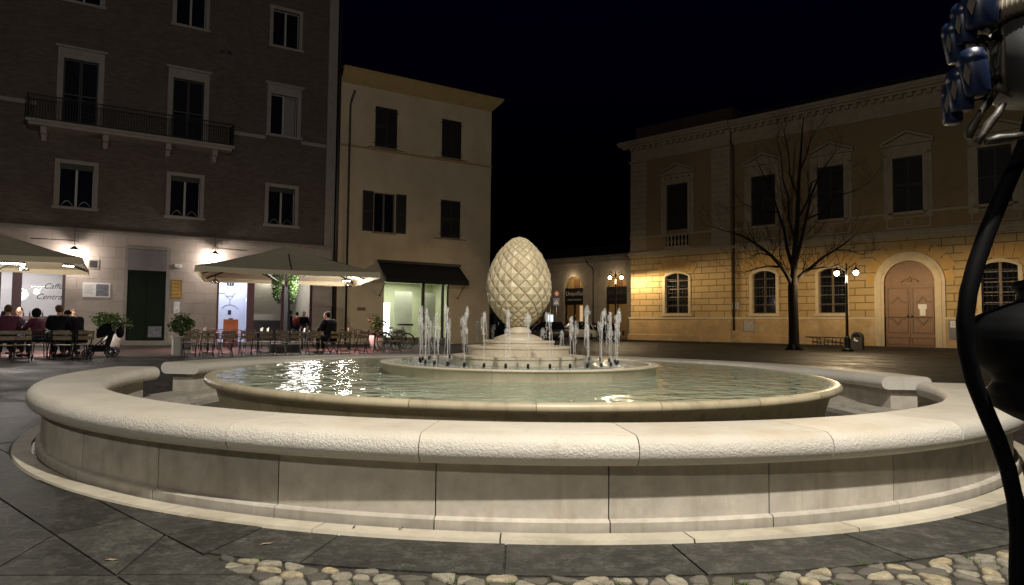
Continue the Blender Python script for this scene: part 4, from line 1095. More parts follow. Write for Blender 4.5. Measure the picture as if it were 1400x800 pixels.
def lamp_panel(label, U, rz, x, y, z, w=.5, d=.22, tilt=0.0):
    t = thing('terrace_lamp', label, 'lamp', under(U, rz, x, y, z), rz, 'lamps under the parasols')
    MB().box(-w/2, w/2, -d/2, d/2, -.03, .03).build('housing', MT['dark_metal'], t); MB().box(-w/2+.02, w/2-.02, -d/2+.02, d/2-.02, -.05, -.031).build('lamp_face', MT['lamp_white'], t)
    MB().tube([(0,0,.03), (0,0,.35)], .015, 6).build('hanger', MT['dark_metal'], t)
    l = bpy.data.lights.new('terrace_light', 'POINT'); l.shadow_soft_size = .15; l.energy = 170*w/.5; l.color = (1,.93,.85)
    o = bpy.data.objects.new('terrace_light', l); COL.objects.link(o); o.location = under(U, rz, x, y, z-.32)
    return t
lamp_panel('bright lamp panel under the left parasol, cut by the picture edge', U1, R(29), .97, -.65, 3.1, .8, .35)
lamp_panel('small bright lamp near the right corner of the left parasol', U1, R(29), 2.65, -1.3, 3.06, .35, .2)
lamp_panel('bright lamp panel right of the hanging plants under the right parasol', U2, R(20), 1.03, -.55, 3.1, .75, .35)
lamp_panel('small bright lamp near the right edge of the right parasol', U2, R(20), 2.5, 1.2, 3.0, .35, .2)
def heater(label, U, rz, x, y, z, aim):
    t = thing('heater_lamp', label, 'heater', under(U, rz, x, y, z), rz, 'heat lamps of the terrace')
    MB().lathe([(0,.16), (.06,.15), (.15,.06), (.17,-.02), (.15,-.02), (.05,.10), (0,.11)], 20).build('dome', mat('chrome_dome', (.5,.5,.5), .15, .05, 5, metal=1) if 'chrome_dome' not in bpy.data.materials else bpy.data.materials['chrome_dome'], t)
    MB().lathe([(0,.02), (.1,.02), (.1,.0), (0,.0)], 16).build('glowing_element', MT['heater'], t)
    MB().tube([(0,0,.16), (0,0,.4)], .015, 6).build('hanger', MT['dark_metal'], t)
    l = bpy.data.lights.new('heater_light', 'SPOT'); l.energy = 900; l.color = (1,.26,.27); l.spot_size = R(125); l.spot_blend = .8; l.shadow_soft_size = .1
    o = bpy.data.objects.new('heater_light', l); COL.objects.link(o); o.location = under(U, rz, x, y, z-.05)
heater('chrome dome heat lamp at the far right corner of the right parasol', U2, R(20), 2.8, 2.7, 2.84, None)
heater('chrome dome heat lamp under the left corner of the right parasol', U2, R(20), -2.7, 2.5, 2.8, None)
heater('chrome dome heat lamp over the guests under the left parasol', U1, R(29), 1.3, -.4, 2.88, None)
# hanging plants on the pole of the right parasol
def leaf_cloud(mb, pts, size, rj, droop=0.0, aspect=2.2):
    for p in pts:
        s = size*rj.uniform(.6, 1.3); a = rj.uniform(0, 2*PI); e = rj.uniform(-.9, .9) - droop
        d = Vector((math.cos(a)*math.cos(e), math.sin(a)*math.cos(e), math.sin(e)))
        q = d.cross(Vector((rj.uniform(-1,1), rj.uniform(-1,1), rj.uniform(-1,1)))).normalized()*s/aspect; p = Vector(p)
        mb.add([p, p + d*s*.5 + q, p + d*s, p + d*s*.5 - q], [(0,1,2,3)])
for k, dx in enumerate((-.32, .30)):
    rj = random.Random(50+k)
    t = thing('hanging_plant', ['left trailing green plant hung at the parasol pole', 'right trailing green plant hung at the parasol pole'][k], 'plant', under(U2, R(10), dx, -.27, 3.08))
    pts = []
    for q in range(1100):
        a = rj.uniform(0, 2*PI); z = -rj.random()**.8*1.0; r_ = .19*(1 - (abs(z)/1.1)**2.6)*rj.random()**.4
        pts.append((r_*math.cos(a), r_*math.sin(a), z))
    mb = MB(); leaf_cloud(mb, pts, .085, rj, .9, 3.0); mb.build('foliage', MT['leaf_b'], t)
    MB().lathe([(.0,-.12), (.1,-.12), (.13,.02), (.0,.02)], 12).build('pot', MT['dark_metal'], t)
# pendant wall lamps over the cafe windows
for (u, v, lab) in ((101.5, 341, 'glowing dome wall lamp above the right edge of the left cafe window'), (294, 347.5, 'glowing dome wall lamp above the left edge of the right cafe window')):
    x, z = FL.px(u, v, -.5); t = thing('wall_lamp', lab, 'wall lamp', FL.w(x, -.5, z), FL.a, 'dome lamps on the brick building')
    MB().lathe([(.03,.16), (.05,.14), (.16,.05), (.2,-.03), (.185,-.03), (.04,.1), (.0,.1)], 20).build('shade', MT['dark_metal'], t)
    MB().ball((0,0,-.03), .14, 12, 8).build('bulb', MT['lamp_white'], t)
    m2 = MB().tube([(0,0,.16), (0,0,1.05)], .012, 6); m2.tube([(-1.7,.3,.42), (-.05,.05,.42)] if u < 200 else [(.1,.05,.32), (1.6,.3,.32)], .02, 6); m2.tube([(0,0,1.05),(0,.45,1.05)], .012, 6)
    m2.build('bracket', MT['dark_metal'], t)
    l = bpy.data.lights.new('wall_lamp_light', 'POINT'); l.energy = 190; l.color = (1,.90,.82); l.shadow_soft_size = .12
    o = bpy.data.objects.new('wall_lamp_light', l); COL.objects.link(o); o.location = FL.w(x, -.5, z-.20)

# ---- furniture prototypes (facing +y)
def wood_chair():
    t = thing('folding_chair', 'x', 'chair')
    mb = MB()
    for k in range(5): mb.box(-.21, .21, -.19+k*.085, -.12+k*.085, .445, .465)
    mb.build('seat', MT['wood_chair'], t)
    mb = MB().box(-.22, .22, -.245, -.222, .76, .855); mb.box(-.22, .22, -.232, -.210, .60, .70); mb.build('backrest', MT['wood_chair'], t)
    for s in (-1, 1):
        MB().beam((s*.205, -.24, .86), (s*.205, .20, .0), .022, .03).build('leg', MT['dark_metal'], t)
        MB().beam((s*.175, -.22, .0), (s*.175, .20, .45), .022, .03).build('leg', MT['dark_metal'], t)
    mb = MB().box(-.2, .2, .15, .17, .08, .1); mb.box(-.17, .17, -.2, -.18, .06, .08); mb.box(-.2, .2, .17, .19, .425, .443); mb.build('stretcher', MT['dark_metal'], t)
    return t
def rattan_chair():
    t = thing('rattan_chair', 'x', 'chair')
    MB().lathe([(0,.44), (.21,.44), (.225,.455), (.21,.47), (0,.47)], 18).build('seat', MT['rattan'], t)
    mb = MB(); arc = [(.24*math.cos(a), -.06 + .24*math.sin(a)*-1, .80 + .05*math.sin(a)) for a in [PI*k/12 for k in range(13)]]
    mb.tube([(.25,.12,.46), (.25,.08,.66)] + arc + [(-.25,.08,.66), (-.25,.12,.46)], .018, 6)
    for a in [PI*k/10 for k in range(1, 10)]:
        mb.tube([(.21*math.cos(a), -.04-.20*math.sin(a), .47), (.24*math.cos(a), -.06-.24*math.sin(a), .80)], .012, 5)
    for z in (.58, .68): mb.tube([(.23*math.cos(a), -.05-.22*math.sin(a), z) for a in [PI*k/12 for k in range(13)]], .012, 5)
    mb.build('backrest', MT['rattan'], t)
    for x, y in ((-.18,.16), (.18,.16), (-.17,-.17), (.17,-.17)):
        MB().tube([(x*.95, y*.95, .45), (x*1.2, y*1.2, 0)], .015, 6).build('leg', MT['dark_metal'], t)
    return t
def cafe_table():
    t = thing('cafe_table', 'x', 'table')
    mb = MB().box(-.36, .36, -.36, .36, .735, .765); mb.box(-.34, .34, -.34, .34, .715, .734); mb.build('table_top', MT['table_top'], t)
    MB().tube([(0,0,.04), (0,0,.715)], .038, 10).build('column', MT['dark_metal'], t)
    MB().lathe([(0,.06), (.06,.055), (.22,.025), (.23,0), (0,0)], 20).build('base', MT['dark_metal'], t)
    return t
def holder():
    t = thing('napkin_holder', 'x', 'napkin holder')
    MB().box(-.06, .06, -.05, .05, 0, .03).build('tray', MT['dark_metal'], t)
    m2 = MB().box(-.05, .05, -.012, .012, .03, .17); m2.obox((.03,.0,.12), (.05,.02,.16), Matrix.Rotation(.3, 3, 'Y')); m2.build('napkins', MT['paper'], t)
    MB().lathe([(0,0), (.025,0), (.025,.1), (.012,.13), (0,.13)], 10, c=(-.03,.035,.03)).build('bottle', MT['red_cloth'], t)
    return t
PR_ = {}
def put(kindname, maker, u, v, rz, label, group, p=None):
    pos = p if p is not None else onz(u, v)
    if kindname not in PR_:
        t = maker(); PR_[kindname] = t; t.location = pos; t.rotation_euler = (0, 0, rz); t['label'] = label; t['group'] = group; return t
    return dup(PR_[kindname], pos, rz, label, group)
GW, GR, GT = 'wooden folding chairs of the terrace', 'dark rattan chairs of the terrace', 'cafe tables of the terrace'
rt = random.Random(11)
# right terrace: front row, backs to the viewer
frontr = [(259, 487.3), (283, 487), (336, 486.2), (361, 485.6), (404, 484.8), (427, 484.4), (470, 483.4), (494, 482.8), (519, 482.2), (541, 481.5)]
frontr += [(309, 486.8), (383, 485.3)]; frontr.sort()
for i, (u, v) in enumerate(frontr):
    put('w', wood_chair, u, v, AL + rt.uniform(-.15, .15), 'wooden slat folding chair, %s in the front row beyond the far bench' % ORD[i], GW)
tabs = [(284, 482.3), (352, 481), (413, 480), (478, 478.8), (512, 478)]
tpos = []
for i, (u, v) in enumerate(tabs):
    p = onz(u, v); tpos.append(p)
    put('t', cafe_table, u, v, AL + rt.uniform(-.05, .05), 'square dark cafe table, %s in the row under and beside the right parasol' % ORD[i], GT)
ORDR = ORD + ['fifth from right', 'fourth from right', 'third from right', 'second from right', 'rightmost']
ORDR = ORD[:11] + ORDR[-5:]
rear = [(266, 478.6), (288, 478.2), (305, 477.9), (341, 477.3), (364, 476.7), (399, 476), (422, 475.5), (469, 474.8), (491, 474.3), (510, 473.9), (528, 473.5), (254, 480.6), (322, 479.4), (385, 478), (439, 476.9), (548, 474.9)]
rear.sort()
for i, (u, v) in enumerate(rear):
    put('r', rattan_chair, u, v, AL + PI + rt.uniform(-.25, .25), 'dark round-backed rattan chair, %s in the row facing the viewer' % ORDR[i], GR)
for k, (i, dx) in enumerate(((0, -.2), (1, .1), (1, .35), (2, .05), (3, -.1))):
    p = tpos[i] + Vector((dx, .1, .766)); 
    put('n', holder, 0, 0, AL+k*.3, 'white napkin holder, %s of those on the right terrace tables' % ORD[k], 'napkin holders', p)
# left terrace
frontl = [(3, 495.2), (30, 494.0), (86, 493.6), (112, 492.2)]
for i, (u, v) in enumerate(frontl):
    put('w', wood_chair, u, v, AL + rt.uniform(-.4, .4), 'wooden slat folding chair, %s of those in front of the seated guests' % ORD[i], GW)
tl = [(14, 488.4), (70, 487.2), (103, 486.4)]
tlp = []
for i, (u, v) in enumerate(tl):
    tlp.append(onz(u, v)); put('t', cafe_table, u, v, AL, 'square dark cafe table, %s among the guests under the left parasol' % ORD[i], GT)
put('r', rattan_chair, 52, 489, AL + .3, 'dark round-backed rattan chair carrying the guest in the furry hood', GR)
put('r', rattan_chair, 10, 488.2-4.6, AL + PI, 'dark round-backed rattan chair under the plum-jacketed guest at the left edge', GR)
put('n', holder, 0, 0, .4, 'white napkin holder on the guests\' table at the left edge', 'napkin holders', tlp[0] + Vector((.15, 0, .766)))

# ---- people
def skin_mesh(joints, edges, radii, sub=1):
    me = bpy.data.meshes.new('s'); me.from_pydata([Vector(j) for j in joints], edges, []); o = bpy.data.objects.new('s', me); COL.objects.link(o)
    md = o.modifiers.new('skin', 'SKIN'); md.use_smooth_shade = True
    sl = me.skin_vertices[0].data if me.skin_vertices else None
    if sl is None:
        me.attributes.new  # pragma: no cover
    for i, r in enumerate(radii):
        rr = r if hasattr(r, '__len__') else (r, r); sl[i].radius = rr
    sl[0].use_root = True
    sb = o.modifiers.new('sub', 'SUBSURF'); sb.levels = sub; sb.render_levels = sub
    dg = bpy.context.evaluated_depsgraph_get(); dg.update()
    m2 = bpy.data.meshes.new_from_object(o.evaluated_get(dg))
    COL.objects.unlink(o); bpy.data.objects.remove(o)
    return m2
def mesh_obj(name, me, m, parent):
    me.materials.clear(); me.materials.append(m)
    for p in me.polygons: p.use_smooth = True
    o = bpy.data.objects.new(name, me); COL.objects.link(o); o.parent = parent; return o
def person(label, loc, rz, top='coat', bottom='navy', hair='hair', scale=1.15, lean=.08, seated=True, hands='table', headturn=0.0, headdrop=0.0, hairlen=0.0, hood=None, hat=None, zoff=0.0, bulk=1.12):
    t = thing('person', label, 'person', (loc[0], loc[1], loc[2] + zoff if len(loc) > 2 else zoff), rz)
    t.scale = (scale,)*3
    if seated:
        pel = (0,0,.53); sp = (0,lean*.45,.74); ch = (0,lean*.9,.95); nk = (0,lean*1.15,1.09); hd = Vector((0, lean*1.3 + headdrop*.6, 1.235 - headdrop*.35))
        kn = lambda s: (s*.12,.44,.50); an = lambda s: (s*.12,.42,.09); to = lambda s: (s*.13,.56,.045); hp = lambda s: (s*.10,.03,.52)
    else:
        pel = (0,0,.93); sp = (0,.01,1.12); ch = (0,.0,1.32); nk = (0,.0,1.47); hd = Vector((0,.02,1.62))
        kn = lambda s: (s*.10,.03,.50); an = lambda s: (s*.10,.0,.09); to = lambda s: (s*.12,.14,.045); hp = lambda s: (s*.09,0,.90)
    zsh = ch[2]+.07
    shd = lambda s: (s*.185, ch[1]-.01, zsh)
    if hands == 'table':
        el = lambda s: (s*.25, ch[1]+.10, zsh-.26); wr = lambda s: (s*.11, ch[1]+.33, max(.80/scale*1.0, zsh-.27)); hn = lambda s: (s*.07, ch[1]+.41, max(.80/scale, zsh-.27))
    elif hands == 'face':
        el = lambda s: (s*.22, ch[1]+.16, zsh-.24); wr = lambda s: (s*.08, ch[1]+.22, zsh-.02); hn = lambda s: (s*.05, ch[1]+.20, zsh+.06)
    else:
        el = lambda s: (s*.235, ch[1]-.02, zsh-.28); wr = lambda s: (s*.22, ch[1]+.12, zsh-.50); hn = lambda s: (s*.20, ch[1]+.16, zsh-.57)
    J = [pel, sp, ch, nk, tuple(hd - Vector((0,0,.02)))]; E = [(0,1), (1,2), (2,3), (3,4)]; RD = [(.13,.10), (.125,.09), (.145,.095), .05, .055]
    for s in (-1, 1):
        b = len(J); J += [shd(s), el(s), wr(s)]; E += [(2,b), (b,b+1), (b+1,b+2)]; RD += [.058, .042, .028]
        b = len(J); J += [hp(s), kn(s), an(s), to(s)]; E += [(0,b), (b,b+1), (b+1,b+2), (b+2,b+3)]; RD += [.078, .056, .038, .03]
    body = skin_mesh(J, E, RD)
    ob = mesh_obj('body', body, MT['skin'], t)
    # head, face and fingers joined into the body mesh
    mb = MB(); M = Matrix.Rotation(headturn, 3, 'Z') @ Matrix.Rotation(-headdrop*1.5, 3, 'X')
    mb.ball(hd, (.074,.092,.115), 14, 10, M); f = lambda x, y, z: hd + M @ Vector((x, y, z))
    mb.ball(f(0,.095,-.012), (.013,.02,.024), 8, 6, M); mb.ball(f(0,.08,-.085), (.035,.022,.022), 8, 6, M)
    for s in (-1, 1):
        mb.ball(f(s*.076,.0,-.01), (.012,.022,.032), 8, 6, M); mb.ball(f(s*.030,.083,.012), (.014,.008,.009), 8, 6, M)
        w_, h_ = Vector(wr(s)), Vector(hn(s)); d = (h_-w_).normalized(); sd = Vector((1,0,0)); 
        mb.ball((w_+h_)/2 + d*.01, (.036,.042,.018), 8, 6)
        for q in range(4):
            st = (w_+h_)/2 + d*.04 + sd*(q-1.5)*.017; L = (.055,.066,.062,.048)[q]
            mb.tube([st, st + d*L*.55 + Vector((0,0,.004)), st + d*L + Vector((0,0,-.012))], [.0085,.008,.006], 6)
        st = (w_+h_)/2 - sd*s*.035; mb.tube([st, st + d*.03 - sd*s*.018, st + d*.055 - sd*s*.012], [.010,.009,.007], 6)
    bm = bmesh.new(); bm.from_mesh(body); me2 = bpy.data.meshes.new('h'); me2.from_pydata(mb.v, [], mb.f); bm.from_mesh(me2); bm.to_mesh(body); bm.free(); bpy.data.meshes.remove(me2)
    for p_ in body.polygons: p_.use_smooth = True
    # eyes and mouth
    m2 = MB()
    for s in (-1, 1): m2.ball(f(s*.030,.091,.012), (.009,.004,.006), 6, 5, M); m2.box(0,0,0,0,0,0) if False else None
    m2.ball(f(0,.098,-.062), (.022,.004,.005), 6, 5, M); m2.build('face_features', MT['hair'], t)
    # clothes
    J = [pel, sp, ch, (nk[0], nk[1], nk[2]-.05)]; E = [(0,1), (1,2), (2,3)]; RD = [(.165,.13), (.165,.125), (.18,.13), (.085,.075)]
    for s in (-1, 1):
        b = len(J); e_, w_ = Vector(el(s)), Vector(wr(s)); J += [shd(s), tuple(e_), tuple(e_ + (w_-e_)*.86)]; E += [(2,b), (b,b+1), (b+1,b+2)]; RD += [.085, .062, .05]
    RD = [tuple(q*bulk for q in r) if hasattr(r, '__len__') else r*bulk for r in RD]
    mesh_obj('jacket', skin_mesh(J, E, RD), MT[top], t)
    J = [pel]; E = []; RD = [(.155,.13)]
    for s in (-1, 1):
        b = len(J); J += [hp(s), kn(s), (an(s)[0], an(s)[1], an(s)[2]+.03)]; E += [(0,b), (b,b+1), (b+1,b+2)]; RD += [.10, .078, .062]
    mesh_obj('trousers', skin_mesh(J, E, RD), MT[bottom], t)
    for s in (-1, 1):
        a_, b_ = Vector(an(s)), Vector(to(s))
        MB().ball((a_+b_)/2 + Vector((0,0,-.02)), (.05,.135,.05), 10, 7).build('shoe', MT['rubber'], t)
    hm = MB(); c_ = hd + M @ Vector((0,-.022,.025)); hm.ball(c_, (.088,.094,.108), 14, 9, M)
    if hairlen: hm.ball(hd + M @ Vector((0,-.05,-.06-hairlen/2)), (.085,.06,.10+hairlen/2), 12, 8, M)
    hm.build('hair', MT[hair], t)
    if hood: MB().ball(hd + M @ Vector((0,-.03,.0)), (.125,.115,.14), 14, 9, M).build('hood', MT[hood], t)
    if hat: 
        k = MB().lathe([(0,.13), (.06,.125), (.095,.08), (.1,.03), (.0,.03)], 16, c=tuple(hd)); k.build('hat', MT[hat], t)
    return t
def seat_at(u, v, dv=0): p = onz(u, v); return (p.x, p.y, p.z)
# guests round the tables of the left parasol
person('guest in a plum jacket with brown hair, back half turned, at the left edge', seat_at(9, 491), AL+.15, 'purple', 'navy', 'hair_b', 1.18, .12, hands='table')
person('man in a dark sweater facing the viewer with forearms on the table, red-lit face', seat_at(26, 483.5), AL+PI-.25, 'navy', 'navy', 'hair', 1.18, .10, hands='table', headturn=.1)
person('guest in a dark furry hood seated sideways at the table', seat_at(53, 488.5), AL+.9, 'purple', 'navy', 'hair', 1.12, .12, hands='face', hood='coat')
person('guest in a black coat with pale olive knit hat, seen from behind', seat_at(76, 489.5), AL-.15, 'coat', 'coat', 'hair_b', 1.2, .18, hands='table', hat='olive')
person('brown-haired guest behind the black coat, bending forward', seat_at(93, 483.5), AL+PI+.3, 'coat', 'navy', 'hair_b', 1.16, .16, hands='table', headdrop=.15)
person('man in a black jacket bowing his head over a white tray on the table', seat_at(107, 488.5), AL+.75, 'coat', 'coat', 'hair', 1.18, .20, hands='table', headdrop=.28, headturn=.5)
t = thing('tray', 'small white box tray under the hands of the bowing man', 'tray', (tlp[2].x-.1, tlp[2].y-.05, .767), AL)
MB().box(-.13, .13, -.09, .09, 0, .012).build('base', MT['paper'], t); m2 = MB(); surround(m2, -.12, .12, 0.01, .05, .01, .16, .08); m2.build('rim', MT['paper'], t)
for k, (u, v) in enumerate(((26, 484), (93, 484), (76, 490.5), (107, 489))):
    put('r', rattan_chair, u, v, AL + (PI if k < 2 else .2), ['dark rattan chair of the man facing the viewer', 'dark rattan chair of the bending brown-haired guest', 'dark rattan chair of the guest in the knit hat', 'dark rattan chair of the bowing man'][k], GR)
# lone guest on the right
person('lone guest in a black coat seen from behind at the right terrace table', seat_at(452, 483.8), AL+.55, 'coat', 'coat', 'hair', 1.2, .12, hands='table', headturn=.5, headdrop=.06, bulk=1.5)
put('w', wood_chair, 452, 484.2, AL+.5, 'wooden slat folding chair carrying the lone guest in the black coat', GW)
# people inside
person('woman with long brown hair behind the counter of the left cafe room', FL.w(-5.35, 1.7, .1), AL+PI-.5, 'coat', 'coat', 'hair_b', 1.0, seated=False, hands='down', hairlen=.12)
person('dark figure standing inside the left cafe near the maroon post', FL.w(-6.2, 1.2, .1), AL+PI, 'coat', 'coat', 'hair', 1.06, seated=False, hands='down')
person('dark-haired person standing behind the right cafe window, nearest its grey frame', FL.w(6.72, .95, .1), AL+1.2, 'coat', 'navy', 'hair', 1.0, seated=False, hands='down')
person('person in a red sweater standing behind the right cafe window', FL.w(7.12, 1.15, .1), AL-1.2, 'red_cloth', 'navy', 'hair', .96, seated=False, hands='down')
person('long-haired person at the right end of the right cafe window', FL.w(7.42, .9, .1), AL+PI, 'coat', 'navy', 'hair', .98, seated=False, hands='down', hairlen=.15)

# ---- planters, board, stroller, bicycle
def shrub(label, p, round_pot, hw, rj, rad, zc, n=1500):
    t = thing('potted_shrub', label, 'plant', p, AL)
    if round_pot: MB().lathe([(0,0), (.24,0), (.30,.35), (.36,.62), (.33,.62), (.32,.55), (0,.55)], 28).build('pot', MT['white_paint'], t)
    else:
        mb = MB().box(-hw, hw, -hw, hw, 0, .60); mb.box(-hw-.03, hw+.03, -hw-.03, hw+.03, .60, .66); mb.build('pot', mat('grey_planter', (.42,.40,.36), .7, .1, 3) if 'grey_planter' not in bpy.data.materials else bpy.data.materials['grey_planter'], t)
    pts = []
    lobes = [(rj.uniform(-.5,.5)*rad[0], rj.uniform(-.5,.5)*rad[0], zc + rj.uniform(-.5,.6)*rad[1], rj.uniform(.45,.75)) for q in range(9)]
    for q in range(n):
        x, y, z, s = rj.choice(lobes); v = Vector((rj.gauss(0,1), rj.gauss(0,1), rj.gauss(0,1))).normalized()*rj.uniform(.6, 1.05)*(1.35 if rj.random() < .12 else 1)
        pts.append((x+v.x*rad[0]*s, y+v.y*rad[0]*s, max(.55, z+v.z*rad[1]*s)))
    mb = MB(); leaf_cloud(mb, pts, .10, rj); mb.build('foliage', MT['leaf_a'], t)
    mb = MB()
    for q in range(7):
        l = lobes[q]; mb.tube([(0,0,.5), (l[0]*.4, l[1]*.4, .8), (l[0], l[1], l[2])], [.02,.014,.006], 5)
    mb.build('stems', MT['bark'], t)
    return t
shrub('green shrub in a round white pot behind the pushchair', onz(153, 478), True, 0, random.Random(1), (.72,.42), 1.05)
shrub('green shrub in a square pale planter right of the green door', onz(247, 485.5), False, .27, random.Random(2), (.40,.42), 1.02)
shrub('thin spiky shrub in a round white pot before the yellow wall', onz(514, 477), True, 0, random.Random(4), (.4,.45), 1.1, 380)
x, z = FL.px(315, 462, -3); p = FL.w(x, -3.0)
t = thing('menu_stand', 'orange menu stand with maroon foot before the bright cafe window', 'stand', p, AL)
MB().box(-.33, .33, -.03, .03, .62, 1.30).build('board', MT['orange'], t); MB().box(-.30, .30, -.2, .2, .0, .615).build('foot', MT['maroon'], t)
MB().box(-.1, .1, .05, .1, .62, 1.36).build('back_post', MT['dark_metal'], t)
# pushchair
t = thing('pushchair', 'black pushchair with raised handle and bag beside the white pot', 'pushchair', onz(137, 487.5), .25)
for x, y, r_ in ((-.36,-.26,.11), (-.36,.26,.11), (.34,-.27,.155), (.34,.27,.155)):
    w_ = MB(); w_.lathe([(r_-.035,-.02), (r_,-.022), (r_,.022), (r_-.035,.02)], 20, closed=True)
    me_ = w_.build('wheel', MT['rubber'], t); me_.rotation_euler = (PI/2, 0, 0); me_.location = (x, y, r_)
    h_ = MB().lathe([(0,-.015), (r_-.05,-.012), (r_-.05,.012), (0,.015)], 10); h_ = h_.build('hub', MT['steel'], me_)
for s in (-1, 1):
    MB().tube([(-.36, s*.24, .12), (.05, s*.24, .5), (.42, s*.22, .92), (.62, s*.22, 1.07)], .018, 6).build('frame_tube', MT['black_iron'], t)
    MB().tube([(.34, s*.25, .155), (.05, s*.24, .5)], .016, 6).build('frame_tube', MT['black_iron'], t)
MB().tube([(.62,-.22,1.07), (.66,-.1,1.10), (.66,.1,1.10), (.62,.22,1.07)], .022, 7).build('handle', MT['rubber'], t)
MB().add([(-.30,-.2,.38),(-.30,.2,.38),(.16,.2,.36),(.16,-.2,.36),(.30,.2,.85),(.30,-.2,.85),(-.3,-.2,.30),(-.3,.2,.30),(.2,.2,.28),(.2,-.2,.28),(.36,.2,.83),(.36,-.2,.83)],
   [(0,1,2,3),(3,2,4,5),(6,9,8,7),(9,11,10,8),(0,6,7,1),(4,10,11,5),(0,3,9,6),(3,5,11,9),(1,7,8,2),(2,8,10,4)]).build('seat', MT['coat'], t)
mb = MB(); n = 7
vs = []
for i in range(n+1):
    a = R(-20 + 100*i/n)
    for s in (-1, 1): vs.append((.28 - .36*math.cos(a), s*.22, .72 + .36*math.sin(a)))
mb.add(vs, [(2*i, 2*i+1, 2*i+3, 2*i+2) for i in range(n)], True); mb.add([(.28,.22,.72)] + [vs[2*i+1] for i in range(n+1)], [(0, i+1, i+2) for i in range(n)]); mb.add([(.28,-.22,.72)] + [vs[2*i] for i in range(n+1)], [(0, i+2, i+1) for i in range(n)])
mb.build('hood', MT['coat'], t)
MB().box(-.2, .22, -.2, .2, .16, .3).build('basket', MT['coat'], t)
mb = MB().ball((.56, 0, .80), (.12,.17,.20), 12, 8); mb.tube([(.6,-.15,.92), (.62,-.15,1.06)], .012, 5); mb.tube([(.6,.15,.92), (.62,.15,1.06)], .012, 5); mb.build('bag', MT['coat'], t)
# bicycle
t = thing('bicycle', 'dark bicycle parked by the lit shop window', 'bicycle', onz(541, 477.6), .38)
for x in (-.52, .52):
    mb = MB(); r_ = .36; ring_ = [(x + r_*math.cos(2*PI*k/28), 0, r_ + r_*math.sin(2*PI*k/28)) for k in range(29)]
    w_ = MB().tube(ring_, .022, 6, caps=False).build('wheel', MT['rubber'], t)
    for k in range(12): mb.tube([(x, .01*(-1)**k, r_), (x + (r_-.02)*math.cos(PI*k/6), 0, r_ + (r_-.02)*math.sin(PI*k/6))], .003, 4)
    mb.lathe([(0,-.05),(.025,-.05),(.025,.05),(0,.05)], 8, c=(x,0,r_)); mb.build('spokes', MT['steel'], w_)
mb = MB()
bb = (-.05,0,.30); ss = (-.22,0,.80); ht = (.36,0,.84); 
for a, b in ((bb, ss), (bb, (.38,0,.72)), (ss, ht), ((-.52,0,.36), bb), ((-.52,0,.36), ss), (ht, (.52,0,.36))): mb.tube([a, b], .02, 7)
mb.build('frame', MT['black_iron'], t)
m2 = MB().tube([ss, (-.26,0,.95)], .014, 6); m2.ball((-.27,0,.98), (.14,.085,.04), 10, 7); m2.build('saddle', MT['rubber'], t)
m2 = MB().tube([ht, (.34,0,1.0), (.36,-.1,1.02), (.26,-.27,1.0), (.16,-.28,.98)], .013, 6); m2.tube([(.34,0,1.0), (.36,.1,1.02), (.26,.27,1.0), (.16,.28,.98)], .013, 6); m2.build('handlebar', MT['steel'], t)
for x in (-.52, .52): 
    MB().tube([(x + .39*math.cos(a), 0, .36 + .39*math.sin(a)) for a in [R(10 + 160*k/12) for k in range(13)]], .024, 6).build('mudguard', MT['black_iron'], t)
m2 = MB().lathe([(0,-.01),(.1,-.01),(.1,.01),(0,.01)], 16); k_ = m2.build('crank', MT['dark_metal'], t); k_.location = bb; k_.rotation_euler = (PI/2,0,0)
mb = MB().box(-.72, -.32, -.07, .07, .76, .78); mb.tube([(-.62,.07,.76), (-.52,.03,.36)], .008, 5); mb.tube([(-.62,-.07,.76), (-.52,-.03,.36)], .008, 5); mb.build('rear_rack', MT['dark_metal'], t)
# ================================================================== STREET THINGS
def street_lamp(label, p, h, rz, power):
    t = thing('street_lamp', label, 'street lamp', p, rz, 'two-armed street lamps')
    MB().lathe([(0,0), (.30,0), (.30,.10), (.24,.12), (.17,.2), (.17,.62), (.13,.72), (.09,.80), (0,.80)], 8).build('base', MT['black_iron'], t)
    MB().lathe([(.085,.78), (.075,1.0), (.062,h*.6), (.055,h-.55), (.075,h-.52), (.075,h-.46), (.05,h-.42), (.045,h+.35), (.02,h+.45), (.06,h+.5), (.03,h+.58), (0,h+.66)], 12).build('pole', MT['black_iron'], t)
    for s in (-1, 1):
        pts = [(s*(.04 + .42*math.sin(PI*.5*min(1, k/6))), 0, h + .25 + .32*math.sin(PI*k/10)) for k in range(11)]
        a = MB().tube(pts[:9], .022, 7); a.tube([(s*.05,0,h-.05), (s*.22,0,h+.12), (s*.30,0,h+.40)], .014, 6)
        a = a.build('arm', MT['black_iron'], t)
        ex, ez = s*.46, h + .28
        MB().lathe([(0,.12), (.03,.11), (.05,.06), (.17,-.06), (.185,-.09), (.17,-.09), (.03,.03), (0,.04)], 18, c=(ex,0,ez)).build('lamp_shade', MT['black_iron'], t)
        MB().ball((ex,0,ez-.22), (.13,.13,.13), 16, 11).build('globe', MT['lamp_warm'], t)
        l = bpy.data.lights.new('street_light', 'POINT'); l.energy = power; l.color = (1,.74,.42); l.shadow_soft_size = .12; hooded(l)
        o = bpy.data.objects.new('street_light', l); COL.objects.link(o); q = rot2((ex, 0), rz); o.location = (p[0]+q[0], p[1]+q[1], ez-.40)
    return t
l1 = FR.w(-20.55, -3.0)
street_lamp('black two-armed street lamp beside the left corner of the palazzo', l1, 5.1, R(-12), 1500)
street_lamp('black two-armed street lamp by the litter bin, between tree and portal', onz(1158.5, 480.3), 4.12, R(-35), 1900)
